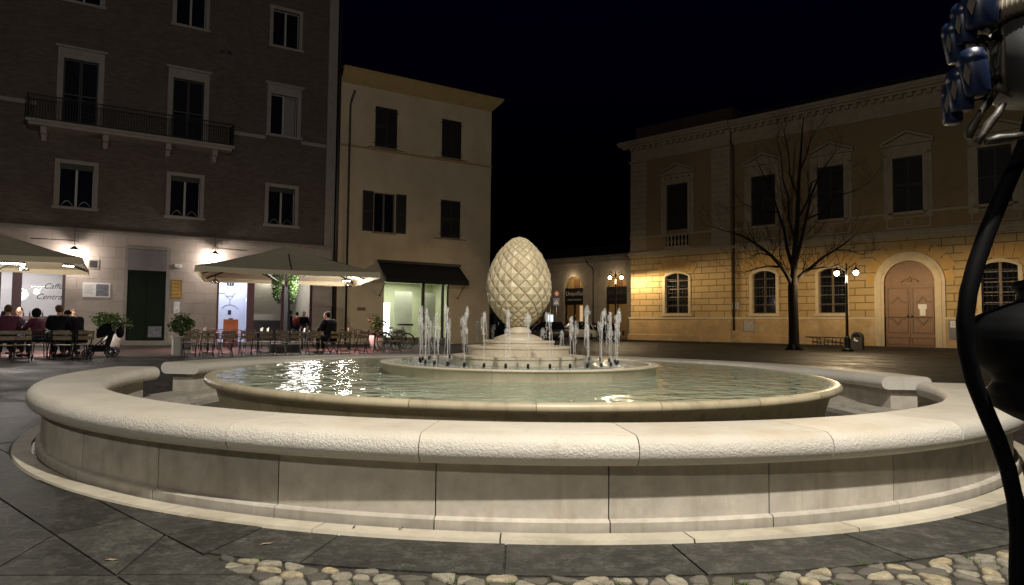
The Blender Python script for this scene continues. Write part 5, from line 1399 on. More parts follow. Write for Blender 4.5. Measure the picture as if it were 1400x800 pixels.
# litter bin
t = thing('litter_bin', 'dark grey round-topped litter bin with white sticker by the palazzo', 'bin', onz(1172.5, 478), FR.a)
mb = MB(); pr = [(-.30,0), (.30,0), (.30,.72)] + [(.30*math.cos(a), .72+.30*math.sin(a)) for a in [PI*k/10 for k in range(1, 10)]] + [(-.30,.72)]
mb.prism(pr, -.2, .2); mb.build('body', mat('bin_grey', (.04,.04,.038), .5, .15, 8), t)
MB().prism([(.24*math.cos(a), .73+.2*math.sin(a)) for a in [PI*k/8 for k in range(9)]], -.206, -.2).build('opening', MT['black_iron'], t)
m2 = MB().box(-.13, .07, -.206, -.201, .5, .56); m2.box(-.13, -.05, -.206, -.201, .565, .66); m2.box(-.03, .1, -.206, -.201, .47, .495); m2.build('sticker', MT['paper'], t)
# bicycle rack
xa = onz(1096, 472.5); xb = onz(1155, 474.8); d = (xb-xa); Lr = d.length; t = thing('bicycle_rack', 'low metal bicycle rack against the palazzo plinth behind the tree', 'bicycle rack', xa, math.atan2(d.y, d.x))
mb = MB().tube([(0,0,.62), (Lr,0,.62)], .035, 6); mb.tube([(0,.05,.30), (Lr,.05,.30)], .03, 6); mb.build('rail', MT['dark_metal'], t)
for k in range(6):
    x = .2 + (Lr-.4)*k/5; MB().tube([(x-.14,.02,0), (x-.14,.02,.5), (x-.08,.02,.6), (x+.08,.02,.6), (x+.14,.02,.5), (x+.14,.02,0)], .022, 6).build('hoop', MT['dark_metal'], t)

# bare tree in front of the palazzo
def build_tree():
    Y = 37.6; base = at(1085, 400, Y); base.z = 0
    t = thing('bare_tree', 'leafless winter tree with forked dark limbs before the palazzo', 'tree', base)
    rj = random.Random(23)
    def wp(u, v, dy=0): return at(u, v, Y+dy) - base
    tr = [(1085, 478.6), (1085.5, 470), (1085, 440), (1084, 410), (1084, 392), (1085, 375), (1086, 350), (1088, 325), (1090, 300), (1091, 270), (1093, 235), (1095, 205), (1097, 175), (1099, 158)]
    pts = [wp(u, v) for u, v in tr]; pts[0].z = -.02
    rad = [.36, .28, .26, .25, .255, .17, .155, .14, .12, .10, .08, .06, .035, .015]
    mb = MB().tube(pts[:6], rad[:6], 12); 
    for k in range(6):
        a = 2*PI*k/6; mb.tube([(.22*math.cos(a), .22*math.sin(a), .25), (.36*math.cos(a), .36*math.sin(a), .06), (.55*math.cos(a), .55*math.sin(a), -.03)], [.12, .08, .03], 6)
    mb.build('trunk', MT['bark'], t)
    br_ = MB(); br_.tube(pts[5:], rad[5:], 9)
    def limb(px, r0, dy):
        n = len(px); q = [wp(u, v, dy*i/(n-1)) for i, (u, v) in enumerate(px)]
        rr_ = [r0*(1-.86*i/(n-1)) for i in range(n)]; br_.tube(q, rr_, 7); return list(zip(q, rr_))
    limbs = [limb(*a) for a in [
        ([(1084,392), (1076,376), (1068,364), (1055,350), (1040,338), (1026,329), (1015,323), (1000,318), (985,314)], .13, -1.0),
        ([(1066,365), (1050,364), (1036,367), (1022,371), (1010,375)], .07, -.8),
        ([(1085,388), (1096,376), (1110,365), (1125,352), (1142,342), (1155,333), (1168,322)], .13, .8),
        ([(1108,368), (1122,366), (1136,365), (1148,360)], .06, 1.0),
        ([(1085,370), (1076,340), (1072,315), (1064,290), (1055,262), (1044,240), (1035,222)], .11, .7),
        ([(1086,365), (1094,335), (1102,300), (1108,270), (1118,245), (1130,225), (1142,208)], .11, -.6),
        ([(1088,330), (1078,300), (1078,270), (1070,245), (1068,215), (1062,190)], .08, -.9),
        ([(1090,300), (1104,275), (1110,250), (1126,240), (1150,236)], .06, .7),
        ([(1055,350), (1040,346), (1028,350), (1018,345)], .045, -.6),
        ([(1142,342), (1160,342), (1178,348), (1192,346)], .04, .6),
        ([(1091,270), (1080,240), (1078,210), (1072,180), (1075,168)], .06, .4),
        ([(1093,235), (1103,212), (1108,190), (1118,176)], .05, -.4),
        ([(1102,300), (1125,290), (1142,268), (1165,262), (1180,255)], .055, -.5),
        ([(1064,290), (1040,290), (1020,280), (1005,284)], .05, .5)]]
    def twig(p, d, L, r, depth):
        n = 4; q = [Vector(p)]; d = d.normalized()
        for i in range(n):
            d = (d + Vector((rj.uniform(-.35,.35), rj.uniform(-.35,.35), rj.uniform(-.15,.4)))).normalized(); q.append(q[-1] + d*L/n)
        br_.tube(q, [r*(1-.7*i/n) for i in range(n+1)], 4, caps=False)
        if depth:
            for i in range(1, n+1):
                for _ in range(1 if i < n else 2):
                    if rj.random() < .8:
                        dd = (d + Vector((rj.uniform(-1,1), rj.uniform(-1,1), rj.uniform(-.4,.9)))).normalized(); twig(q[i], dd, L*rj.uniform(.4, .7), r*.6, depth-1)
    for lb in limbs:
        for i in range(1, len(lb)):
            for _ in range(2 if i < len(lb)-1 else 3):
                d = (lb[i][0]-lb[i-1][0]).normalized() + Vector((rj.uniform(-.9,.9), rj.uniform(-.9,.9), rj.uniform(-.5,.9)))
                twig(lb[i][0], d, rj.uniform(.6, 1.5), max(.009, lb[i][1]*.27), 2)
    br_.build('crown', MT['bark'], t)
build_tree()

# parked cars
def car(label, p, rz, m, L=4.2, W=1.75, H=1.48, van=False, front=True):
    t = thing('parked_car', label, 'car', p, rz, 'parked cars beyond the fountain')
    w = W/2
    def loft(secs, name, m_, parent):
        mb = MB(); n = len(secs[0][1]); vs = []
        for x, ring in secs:
            for y, z in ring: vs.append((x, y, z))
        fs = [(i*n+k, i*n+(k+1) % n, (i+1)*n+(k+1) % n, (i+1)*n+k) for i in range(len(secs)-1) for k in range(n)]
        fs += [tuple(reversed(range(n))), tuple((len(secs)-1)*n+k for k in range(n))]
        mb.add(vs, fs, True); o = mb.build(name, m_, parent)
        md = o.modifiers.new('es', 'EDGE_SPLIT'); md.split_angle = R(40); return o
    def ring(wd, z0, z1): return [(-wd*.93, z0), (wd*.93, z0), (wd, z0+.18), (wd, z1-.16), (wd*.9, z1), (-wd*.9, z1), (-wd, z1-.16), (-wd, z0+.18)]
    hb = .92 if not van else 1.05
    loft([(-L/2, ring(w*.86, .34, hb*.78)), (-L/2+.14, ring(w*.96, .24, hb*.9)), (-L/2+.9, ring(w, .20, hb)), (.55, ring(w, .20, hb)), (L/2-.55, ring(w*.97, .22, hb*.90)), (L/2-.1, ring(w*.90, .28, hb*.74)), (L/2, ring(w*.80, .36, hb*.62))], 'body', m, t)
    def cab(wd, z1): return [(-w*.93, hb-.03), (w*.93, hb-.03), (wd, z1), (-wd, z1)]
    rear = -L/2+.25 if not van else -L/2+.12
    secs = [(rear, [(-w*.9, hb-.05), (w*.9, hb-.05), (w*.88, hb+.02), (-w*.88, hb+.02)]), (rear+.35, cab(w*.74, H-.03)), (-.1, cab(w*.76, H)), (.35, cab(w*.74, H-.05)), (L/2-1.05, [(-w*.9, hb-.07), (w*.9, hb-.07), (w*.86, hb-.0), (-w*.86, hb-.0)])]
    loft(secs, 'cabin_glass', MT['night_glass'], t)
    secs = [(rear+.33, [(-w*.75, H-.05), (w*.75, H-.05), (w*.70, H+.012), (-w*.70, H+.012)]), (-.1, [(-w*.775, H-.04), (w*.775, H-.04), (w*.72, H+.03), (-w*.72, H+.03)]), (.38, [(-w*.75, H-.08), (w*.75, H-.08), (w*.70, H-.02), (-w*.70, H-.02)])]
    loft(secs, 'roof', m, t)
    mb = MB()
    for s in (-1, 1):
        for (x0, x1) in ((rear+.05, rear+.36), (-.35, -.28), (.36, L/2-1.0)):
            z1 = H-.04
            if x0 > .3: mb.beam((x1, s*w*.90, hb-.04), (x0, s*w*.75, z1), .07, .06)
            elif x0 < -1: mb.beam((x0, s*w*.90, hb-.02), (x1, s*w*.75, z1), .09, .06)
            else: mb.beam((x0, s*w*.925, hb-.03), (x0, s*w*.765, z1), .07, .05)
    mb.build('pillars', m, t)
    for x in (-L/2+.78, L/2-.80):
        for s in (-1, 1):
            o = MB().lathe([(.20,-.1), (.30,-.105), (.32,-.07), (.32,.07), (.30,.105), (.20,.1)], 22, closed=True).build('wheel', MT['rubber'], t); o.rotation_euler = (PI/2,0,0); o.location = (x, s*(w-.09), .32)
            MB().lathe([(0,-.085), (.06,-.09), (.2,-.07), (.2,.07), (.06,.09), (0,.085)], 12).build('rim', MT['steel'], o)
    for s in (-1, 1):
        MB().ball((L/2-.10, s*w*.62, .66), (.10,.20,.09), 10, 7).build('headlight', MT['headlamp'], t)
        MB().ball((-L/2+.06, s*w*.72, .78), (.06,.12,.13), 10, 7).build('tail_light', MT['red_cloth'], t)
        MB().ball((.62, s*(w+.07), 1.0), (.07,.09,.06), 8, 6).build('mirror', m, t)
    MB().box(L/2-.04, L/2+.012, -.26, .26, .40, .50).build('number_plate', MT['paper'], t)
    return t
MT['headlamp'] = mat('headlamp_glass', (.6,.62,.65), .1, .05, 5)
def paint(n, c): 
    m = mat(n, c, .3, .03, 3); m.node_tree.nodes['Principled BSDF'].inputs['Coat Weight'].default_value = .6; return m
CP = {'silver': paint('silver_paint', (.36,.36,.36)), 'dark': paint('dark_paint', (.02,.022,.026)), 'grey': paint('grey_paint', (.06,.062,.07)), 'blue': paint('deep_blue_paint', (.02,.035,.08))}
car('silver estate car parked right of the pinecone, side on', onz(781, 463.8), R(195), CP['silver'], 4.3, 1.78, 1.62)
car('dark hatchback parked behind the jets under the left arch', onz(817, 463.2), R(205), CP['dark'], 4.0, 1.7, 1.5)
car('dark car half hidden behind the lower right of the pinecone', onz(741, 465), R(190), CP['dark'], 4.2, 1.75, 1.5)
car('dark van seen end on beside the palazzo corner', onz(852, 462.2), R(100), CP['grey'], 4.4, 1.8, 1.9, van=True)
car('bluish car with lit glints between yellow house and pinecone', onz(693, 462.5), R(-80), CP['blue'], 4.2, 1.75, 1.5)
# signs
p = onz(752.5, 464); px_m = p.y/933
t = thing('crossing_sign', 'blue square pedestrian crossing sign on a pole right of the pinecone', 'road sign', p, R(8))
hz = lambda v: EYE + (444 - v)*px_m
MB().tube([(-.05,0,0), (-.05,0,hz(400))], .035, 8).build('pole', MT['steel'], t)
bx = (760-752.5)*px_m; hw = 4.6*px_m
MB().box(bx-hw, bx+hw, -.06, -.03, hz(416), hz(405.5)).build('blue_panel', mat('sign_blue', (.02,.05,.16), .4, .05, 4), t)
zc = hz(411); MB().add([(bx-hw*.72,-.066,zc-hw*.62), (bx+hw*.72,-.066,zc-hw*.62), (bx,-.066,zc+hw*.72)], [(0,1,2)]).build('white_triangle', MT['paper'], t)
m2 = MB().ball((bx,-.07,zc+hw*.22), (.05,.004,.05), 8, 6); m2.box(bx-.045, bx+.045, -.073, -.068, zc-hw*.2, zc+hw*.12); m2.beam((bx,-.07,zc-hw*.15), (bx-.13,-.07,zc-hw*.5), .01, .05); m2.beam((bx,-.07,zc-hw*.15), (bx+.13,-.07,zc-hw*.5), .01, .05); m2.build('walking_figure', MT['ink'], t)
t = thing('round_sign', 'small round red-rimmed road sign tilted beside the pinecone', 'road sign', onz(757, 463.5), R(25))
q = MB().lathe([(0,-.01), (.30,-.01), (.30,.01), (0,.01)], 24).build('disc', mat('sign_red', (.3,.03,.02), .4, .05, 4), t); q.rotation_euler = (PI/2,0,0); q.location = (.25,-.04,hz(398))
q = MB().lathe([(0,-.004), (.21,-.004), (.21,.004), (0,.004)], 24).build('face', mat('sign_face', (.3,.3,.34), .4, .05, 4), t); q.rotation_euler = (PI/2,0,0); q.location = (.25,-.056,hz(398))
MB().tube([(.25,0,0), (.25,0,hz(392))], .03, 8).build('pole', MT['steel'], t)
# small lit display beyond
p = onz(755, 463); t = thing('lit_kiosk_screen', 'small white-lit street display beside the parked silver car', 'display', p + Vector((0,2.5,0)), R(5))
MB().box(-.3, .3, -.1, .1, 0, .9).build('foot', MT['dark_metal'], t); MB().box(-.32, .32, -.12, .12, .9, 2.35).build('case', MT['dark_metal'], t); MB().box(-.26, .26, -.135, -.121, 1.0, 2.25).build('screen', emit('cold_screen', (.6,.8,1), 1.6), t)

# ------------------------------------------------------------------ dark iron post with blue cups at the right edge, close to the viewer
YF = 1.62
axis = at(1436, 450, YF); ax = Vector((axis.x, axis.y, 0))
t = thing('ornate_iron_post', 'dark cast iron post with curved handle, urn, and cluster of blue cups, close by', 'iron post', ax)
def fz(v): return at(1436, v, YF).z
def rel(u, v, dy=0.0): return at(u, v, YF+dy) - ax
MT['iron_near'] = mat('dark_cast_iron', (.003,.003,.0035), .6, .35, 9, .3, 70, .002, spec=.06)
def fr_(u, v): return max(.002, (1436-u)/933*YF)
urn = [(1430,378), (1398,384), (1392,392), (1400,400), (1398,412), (1376,420), (1352,432), (1338,450), (1334,468), (1337,484), (1347,498), (1366,512), (1371,522), (1364,534), (1362,546), (1370,560), (1392,573), (1412,582), (1414,620), (1400,640), (1404,660), (1410,800)]
pr = [(fr_(u, v), fz(v)) for u, v in urn]
pr2 = []
for a, b in zip(pr[:-1], pr[1:]):
    for k in range(3): s_ = k/3; pr2.append((a[0]+(b[0]-a[0])*s_, a[1]+(b[1]-a[1])*s_))
pr2 += [pr[-1], (.05, .3), (.12, .28), (.13, .05), (.16, 0), (0, 0)]
MB().lathe(pr2, 40).build('urn_shaft', MT['iron_near'], t)
hd = [(1412,150,.10), (1402,195,.06), (1388,228,.03), (1368,272,0), (1350,316,-.01), (1334,362,-.02), (1324,400,-.03), (1319,440,-.03), (1321,478,-.03), (1331,520,-.03), (1347,560,-.03), (1364,600,-.03), (1378,640,-.03), (1388,685,-.03), (1392,730,-.03), (1391,780,-.03), (1392,840,-.03)]
pts = [rel(u, v, dy) for u, v, dy in hd]; last = pts[-1]; pts += [Vector((last.x+.01, last.y, .3)), Vector((last.x+.04, last.y+.02, .02))]
MB().tube(pts, [.016,.017,.0175,.018,.0185,.0185,.0185,.018,.018,.018,.0175,.0175,.017,.017,.017,.017,.017,.02,.03], 14).build('curved_handle', MT['iron_near'], t)
# upper drum with ribbed band
MB().lathe([(.0,fz(135)), (.095,fz(134)), (.105,fz(128)), (.105,fz(34)), (.0,fz(34))], 36).build('drum', mat('dull_grey_drum', (.016,.016,.0155), .5, .2, 8), t)
mb = MB(); prb = []
mb.lathe([(.10,fz(34)+.0005), (.118,fz(32)), (.112,fz(6)), (.0,fz(5))], 36)
for k in range(64):
    a = 2*PI*k/64; mb.tube([(.119*math.cos(a), .119*math.sin(a), fz(32)), (.113*math.cos(a), .113*math.sin(a), fz(6))], .003, 4)
mb.build('ribbed_band', mat('tan_band', (.13,.105,.07), .7, .15, 20), t)
mb = MB().lathe([(.0,fz(6)+.001), (.06,fz(4)), (.05,fz(-60)), (.0,fz(-60))], 20); mb.build('top_stem', MT['iron_near'], t)
MT['rib'] = mat('worn_tan_metal', (.026,.021,.012), .55, .35, 14, .4, 40)
def ribs(pl, w):
    for px_, dy in pl:
        q = [rel(u, v, dy) for u, v in px_]; MB().tube(q, [w*(.8+.4*((i*7) % 3)/2) for i in range(len(q))], 8).build('scroll_rib', MT['rib'], t)
ribs([([(1384,34), (1372,36), (1362,44), (1352,54), (1343,52), (1338,56), (1345,68), (1350,84), (1354,100), (1356,112), (1361,118)], .0),
      ([(1361,118), (1358,128), (1350,140), (1342,152), (1334,166), (1327,178), (1324,190)], .0),
      ([(1372,142), (1362,158), (1352,170), (1344,184), (1334,198)], -.03),
      ([(1384,130), (1372,124), (1360,118)], -.01), ([(1370,38), (1372,60), (1372,100), (1374,126)], -.01),
      ([(1400,184), (1384,188), (1364,190), (1348,194)], -.05)], .0095)
for k, (u, v) in enumerate(((1364,52), (1362,108))):
    MB().ball(rel(u, v, -.012), (.010,.012,.010), 10, 8).build('bolt', MT['iron_near'], t)
MT['pane_dull'] = mat('dull_beige_pane', (.075,.062,.045), .6, .2, 12)
# the blue cups: flared tumblers, rounded shoulders, each with a pale diamond pane
cups = [(1331, 99, 38, 68, 0), (1313, 122, 34, 62, .03), (1302, 142, 28, 58, .06), (1304, 58, 28, 58, .05), (1318, 33, 32, 62, .03), (1340, 6, 46, 72, 0), (1345, 160, 22, 40, .02)]
for i, (u, v, w_, h_, dy) in enumerate(cups[:6]):
    c = rel(u, v, dy-.02); r_ = w_/2/933*YF; hh = h_/2/933*YF
    M = Matrix.Rotation(R(-8 + 4*(i % 3)), 3, 'Y')
    prf = [(0, hh), (r_*.45, hh*.98), (r_*.80, hh*.86), (r_*.97, hh*.60), (r_*1.0, hh*.45), (r_*.93, hh*.38), (r_*.97, hh*.28), (r_*.92, -hh*.3), (r_*.86, -hh*.85), (r_*.78, -hh), (0, -hh)]
    mb = MB().lathe(prf, 20); mb.v = [tuple(M @ Vector(p) + c) for p in mb.v]
    cu = mb.build('blue_cup', MT['blue'], t)
    a = R(212); d = Vector((math.cos(a), math.sin(a), 0)); e = Vector((-d.y, d.x, 0)); q = d*r_*1.0
    mb = MB().add([M @ (q + Vector((0,0,hh*.34))) + c, M @ (q + e*r_*.26 - Vector((0,0,hh*.05))) + c, M @ (q*.97 - Vector((0,0,hh*.62))) + c, M @ (q - e*r_*.26 - Vector((0,0,hh*.20))) + c], [(0,1,2,3)])
    mb.v = [tuple(Vector(p) + d*.004) for p in mb.v]; mb.build('pale_pane', MT['pane_dull'], cu)
    MB().tube([c + Vector((r_*.3,.03,hh*.3)), Vector((-.10,.05,c.z+.02))], .005, 6).build('spoke', MT['iron_near'], t)

# ================================================================== GROUND
def ground_mat():
    m, nt, b = new_mat('piazza_paving'); tc = nt.nodes.new('ShaderNodeTexCoord'); v = tc.outputs['Object']
    vo = nt.nodes.new('ShaderNodeTexVoronoi'); vo.feature = 'DISTANCE_TO_EDGE'; vo.inputs['Scale'].default_value = 8.5; nt.links.new(v, vo.inputs['Vector'])
    vc = nt.nodes.new('ShaderNodeTexVoronoi'); vc.inputs['Scale'].default_value = 8.5; nt.links.new(v, vc.inputs['Vector'])
    e = ramp(nt, vo.outputs['Distance'], .0, .12)
    f = noise_t(nt, v, .5, 7, .65)
    base = mixrgb(nt, ramp(nt, f, .35, .7), (.026,.022,.019), (.055,.047,.040))
    cc = mixrgb(nt, .25, base, vc.outputs['Color'], 'OVERLAY')
    c = mixrgb(nt, e, (.014,.012,.010), cc)
    nt.links.new(c, b.inputs['Base Color'])
    rg = ramp(nt, noise_t(nt, v, .8, 5, .6), .3, .7, (.5,)*3, (.8,)*3); nt.links.new(rg, b.inputs['Roughness']); b.inputs['Specular IOR Level'].default_value = .2
    bump(nt, b, ramp(nt, vo.outputs['Distance'], .0, .3), .8, .012); return m
def smooth_pave():
    m, nt, b = new_mat('stone_flag_paving'); tc = nt.nodes.new('ShaderNodeTexCoord'); v = tc.outputs['Object']
    mp = nt.nodes.new('ShaderNodeMapping'); mp.inputs['Rotation'].default_value = (0,0,R(31)); nt.links.new(v, mp.inputs[0])
    bk = nt.nodes.new('ShaderNodeTexBrick'); bk.inputs['Scale'].default_value = 1; bk.inputs['Brick Width'].default_value = 1.5; bk.inputs['Row Height'].default_value = .9; bk.inputs['Mortar Size'].default_value = .012
    bk.inputs['Color1'].default_value = (.046,.041,.037,1); bk.inputs['Color2'].default_value = (.062,.054,.048,1); bk.inputs['Mortar'].default_value = (.03,.027,.024,1)
    nt.links.new(mp.outputs[0], bk.inputs['Vector'])
    f = noise_t(nt, v, 1.4, 7, .65); c = mixrgb(nt, ramp(nt, f, .35, .7, (0,0,0), (.5,)*3), bk.outputs['Color'], (.05,.045,.04))
    nt.links.new(c, b.inputs['Base Color']); b.inputs['Roughness'].default_value = .65; b.inputs['Specular IOR Level'].default_value = .2
    bump(nt, b, noise_t(nt, v, 14, 5), .25, .01); return m
kind(MB().box(-250, 250, -60, 300, -.5, 0).build('ground', ground_mat()), 'structure')
pts = [FL.w(-14, -.0, .004), FL.w(19.5, -.0, .004), FL.w(19.5, -12.6, .004), FL.w(-14, -12.6, .004)]
kind(MB().add(pts, [(0,1,2,3)]).build('terrace_paving', smooth_pave()), 'structure')
# pavement strip along the palazzo
pts = [FR.w(-22.5, -.18, .10), FR.w(14, -.18, .10), FR.w(14, -2.4, .10), FR.w(-22.5, -2.4, .10)]
mb = MB().add([tuple(p) for p in pts] + [(p.x, p.y, 0) for p in pts], [(0,1,2,3), (3,2,6,7), (0,3,7,4)]); kind(mb.build('pavement', smooth_pave()), 'structure')
# big slate flags round the fountain, cut along the joints seen on the ground
def clip(poly, a, b, keep):
    n = Vector((-(b[1]-a[1]), b[0]-a[0])); out = []
    s = lambda p: (n.x*(p[0]-a[0]) + n.y*(p[1]-a[1]))*keep
    for i in range(len(poly)):
        p, q = poly[i], poly[(i+1) % len(poly)]; sp, sq = s(p), s(q)
        if sp >= 0: out.append(p)
        if sp*sq < 0: k = sp/(sp-sq); out.append((p[0]+(q[0]-p[0])*k, p[1]+(q[1]-p[1])*k))
    return out
def g(u, v): p = onz(u, v); return (p.x, p.y)
def px_ang(u, v): p = onz(u, v); return math.atan2(p.y-CY, p.x-CX)
B0, B1 = g(110, 674), g(320, 784)
C0, C1 = g(0, 684), g(74, 734)
def region_cut(polys, a, b, test=lambda c: True, gap=.006):
    out = []
    d = Vector((b[0]-a[0], b[1]-a[1])).normalized(); nn = Vector((-d.y, d.x))*gap
    for p in polys:
        c = (sum(q[0] for q in p)/len(p), sum(q[1] for q in p)/len(p))
        if not test(c): out.append(p); continue
        for k in (1, -1):
            a2 = (a[0]+nn.x*k, a[1]+nn.y*k); b2 = (b[0]+nn.x*k, b[1]+nn.y*k)
            r_ = clip(p, a2, b2, k)
            if len(r_) > 2: out.append(r_)
    return out
def side(a, b, c): return (b[0]-a[0])*(c[1]-a[1]) - (b[1]-a[1])*(c[0]-a[0])
polys = [[(-8.5, 1.6), (1.2, 1.6), (1.2, 6.0), (-3.2, 9.5), (-8.5, 9.5)]]
polys = region_cut(polys, B0, B1)
lower = lambda c: side(B0, B1, c) < 0; upper = lambda c: not lower(c)
polys = region_cut(polys, (CX, CY), g(40, 645), upper, 0)
polys = region_cut(polys, g(0, 616), g(30, 630), lambda c: upper(c) and math.atan2(c[1]-CY, c[0]-CX) < px_ang(40, 645) or upper(c) and c[1] > CY - 1)
polys = region_cut(polys, C0, C1, lambda c: lower(c) and side(g(0,616), g(30,630), c) < 0)
polys = region_cut(polys, g(74, 734), g(188, 710), lambda c: lower(c) and side(g(0,616), g(30,630), c) < 0 and side(C0, C1, c) > 0)
polys = region_cut(polys, g(160, 790), g(224, 736), lambda c: lower(c) and c[0] > -2.9 and side(C0, C1, c) > 0)
polys = region_cut(polys, g(0, 778), g(74, 734), lambda c: lower(c) and side(C0, C1, c) < 0)
polys = region_cut(polys, g(0, 790), g(160, 790), lambda c: lower(c) and c[1] < 3.4)
polys = region_cut(polys, g(224, 736), g(300, 716), upper)
polys = region_cut(polys, (CX, CY), g(300, 752), upper)
for k in range(6):
    a = (-8.5 + k*1.5, 6.2 + .25*k); polys = region_cut(polys, a, (a[0]+.9, a[1]+1.0), lambda c: side(g(0,616), g(30,630), c) > 0)
mb = MB(); rs = random.Random(5)
def outside_ring(p): return math.hypot(p[0]-CX, p[1]-CY)
Rk = 5.47
for p in polys:
    # trim to the kerb circle by polar subdivision
    fine = []
    for i in range(len(p)):
        a, b = p[i], p[(i+1) % len(p)]; L_ = math.hypot(b[0]-a[0], b[1]-a[1]); n = max(1, int(L_/.12))
        for k in range(n): fine.append((a[0]+(b[0]-a[0])*k/n, a[1]+(b[1]-a[1])*k/n))
    ins = [outside_ring(q) < Rk for q in fine]
    if all(ins): continue
    out = []
    for q, i_ in zip(fine, ins):
        if i_:
            r_ = outside_ring(q); 
            if r_ < 1: continue
            q = (CX + (q[0]-CX)/r_*Rk, CY + (q[1]-CY)/r_*Rk)
        out.append(q)
    cx_ = sum(q[0] for q in out)/len(out); cy_ = sum(q[1] for q in out)/len(out)
    # keep only what lies left of line B below the ring band, the ring band is separate
    if side(B0, B1, (cx_, cy_)) > 0 and math.atan2(cy_-CY, cx_-CX) > px_ang(300, 752) and cy_ < CY: continue
    mb.slab(out, 0, .012 + rs.uniform(-.002, .002), 0)
# ring band of flags between kerb and cobbles
angs = [px_ang(300, 752), px_ang(445, 748), px_ang(690, 768), px_ang(945, 770), px_ang(1205, 752)]
ring_r = lambda a: 5.96
angs += [angs[-1] + .17, angs[-1] + .35, angs[-1] + .55, angs[-1] + .8]
for a, b in zip(angs[:-1], angs[1:]):
    n = 10; q0 = [(CX + 5.475*math.cos(a+.001+(b-a-.002)*k/n), CY + 5.475*math.sin(a+.001+(b-a-.002)*k/n)) for k in range(n+1)]
    q1 = [(CX + 5.915*math.cos(a+.001+(b-a-.002)*k/n), CY + 5.915*math.sin(a+.001+(b-a-.002)*k/n)) for k in reversed(range(n+1))]
    mb.slab(q0 + q1, 0, .012 + rs.uniform(-.002, .002), 0)
kind(mb.build('slate_paving', MT['slate']), 'structure')
# round river cobbles in the strip nearest the viewer
def cobble_mat():
    m, nt, b = new_mat('river_cobble'); gi = nt.nodes.new('ShaderNodeNewGeometry'); v = coords(nt)
    rnd_ = gi.outputs['Random Per Island']
    n = nt.nodes.new('ShaderNodeValToRGB'); el = n.color_ramp.elements; el[0].color = (.07,.066,.058,1); el[1].color = (.38,.31,.19,1); e2 = el.new(.4); e2.color = (.17,.155,.125,1); e3 = el.new(.75); e3.color = (.33,.30,.23,1)
    nt.links.new(rnd_, n.inputs[0])
    f = noise_t(nt, v, 22, 8, .75); c = mixrgb(nt, ramp(nt, f, .38, .68, (0,0,0), (.75,)*3), n.outputs[0], (.085,.07,.045))
    nt.links.new(c, b.inputs['Base Color']); b.inputs['Roughness'].default_value = .7; b.inputs['Specular IOR Level'].default_value = .25; bump(nt, b, noise_t(nt, v, 45, 6, .7), .8, .008); return m
mb = MB(); rs = random.Random(9); placed = []
def inside_strip(x, y):
    return outside_ring((x, y)) > 5.935 and y > 2.2 and side(B0, B1, (x, y)) > .004 and -2.6 < x < 4.8
seeds = []
yy = 2.1; row = 0
while yy < 5.6:
    xx = -2.7 + (row % 2)*.055
    while xx < 4.9:
        w_ = rs.uniform(.085, .165); seeds.append((xx + rs.uniform(-.02, .02), yy + rs.uniform(-.016, .016))); xx += w_
    yy += rs.choice((.062, .075, .09)); row += 1
cells = {}
for q in seeds: cells.setdefault((int(q[0]/.15+100), int(q[1]/.15+100)), []).append(q)
for (x, y) in seeds:
    if not inside_strip(x, y): continue
    poly = [(x-.11, y-.09), (x+.11, y-.09), (x+.11, y+.09), (x-.11, y+.09)]
    gx, gy = int(x/.15+100), int(y/.15+100)
    for i in range(gx-2, gx+3):
        for j in range(gy-2, gy+3):
            for (px_, py_) in cells.get((i, j), ()):
                d2 = math.hypot(px_-x, py_-y)
                if d2 < 1e-6 or d2 > .30: continue
                k = .5 - .0045/d2; mx_, my_ = x + (px_-x)*k, y + (py_-y)*k
                nx_, ny_ = (px_-x)/d2, (py_-y)/d2
                poly = clip(poly, (mx_, my_), (mx_ - ny_, my_ + nx_), 1)
                if len(poly) < 3: break
            if len(poly) < 3: break
        if len(poly) < 3: break
    if len(poly) < 3: continue
    if any(outside_ring(p_) < 5.925 for p_ in poly): poly = [p_ if outside_ring(p_) > 5.925 else (CX + (p_[0]-CX)/outside_ring(p_)*5.928, CY + (p_[1]-CY)/outside_ring(p_)*5.928) for p_ in poly]
    for _ in range(2):                                     # round the corners
        poly = [q for p_, r_ in zip(poly, poly[1:]+poly[:1]) for q in ((p_[0]*.75+r_[0]*.25, p_[1]*.75+r_[1]*.25), (p_[0]*.25+r_[0]*.75, p_[1]*.25+r_[1]*.75))]
    cx_ = sum(p_[0] for p_ in poly)/len(poly); cy_ = sum(p_[1] for p_ in poly)/len(poly); h_ = rs.uniform(.010, .019); tx, ty = rs.uniform(-.12, .12), rs.uniform(-.12, .12)
    vs = []; n = len(poly); sh_ = rs.uniform(.93, 1.0)
    for f_, z_ in ((1.0, -.01), (.985, .35), (.93, .72), (.80, .93), (.5, 1.0)):
        for p_ in poly:
            dx, dy = (p_[0]-cx_)*f_*sh_, (p_[1]-cy_)*f_*sh_
            vs.append((cx_+dx, cy_+dy, .002 + h_*z_ + (dx*tx + dy*ty if z_ > 0 else 0) + .003*noise.noise((p_[0]*40, p_[1]*40, f_*3))))
    vs.append((cx_, cy_, .002 + h_*1.01))
    fs = [(r_*n+i, r_*n+(i+1) % n, (r_+1)*n+(i+1) % n, (r_+1)*n+i) for r_ in range(4) for i in range(n)] + [(4*n+i, 4*n+(i+1) % n, 5*n) for i in range(n)]
    mb.add(vs, fs, True); placed.append((x, y, .045))
kind(mb.build('cobbles', cobble_mat()), 'stuff')
bed = [(CX + 5.918*math.cos(a_), CY + 5.918*math.sin(a_)) for a_ in [R(-122 + 75*k/40) for k in range(41)]] + [(4.9, 2.1), (-2.4, 2.1)]
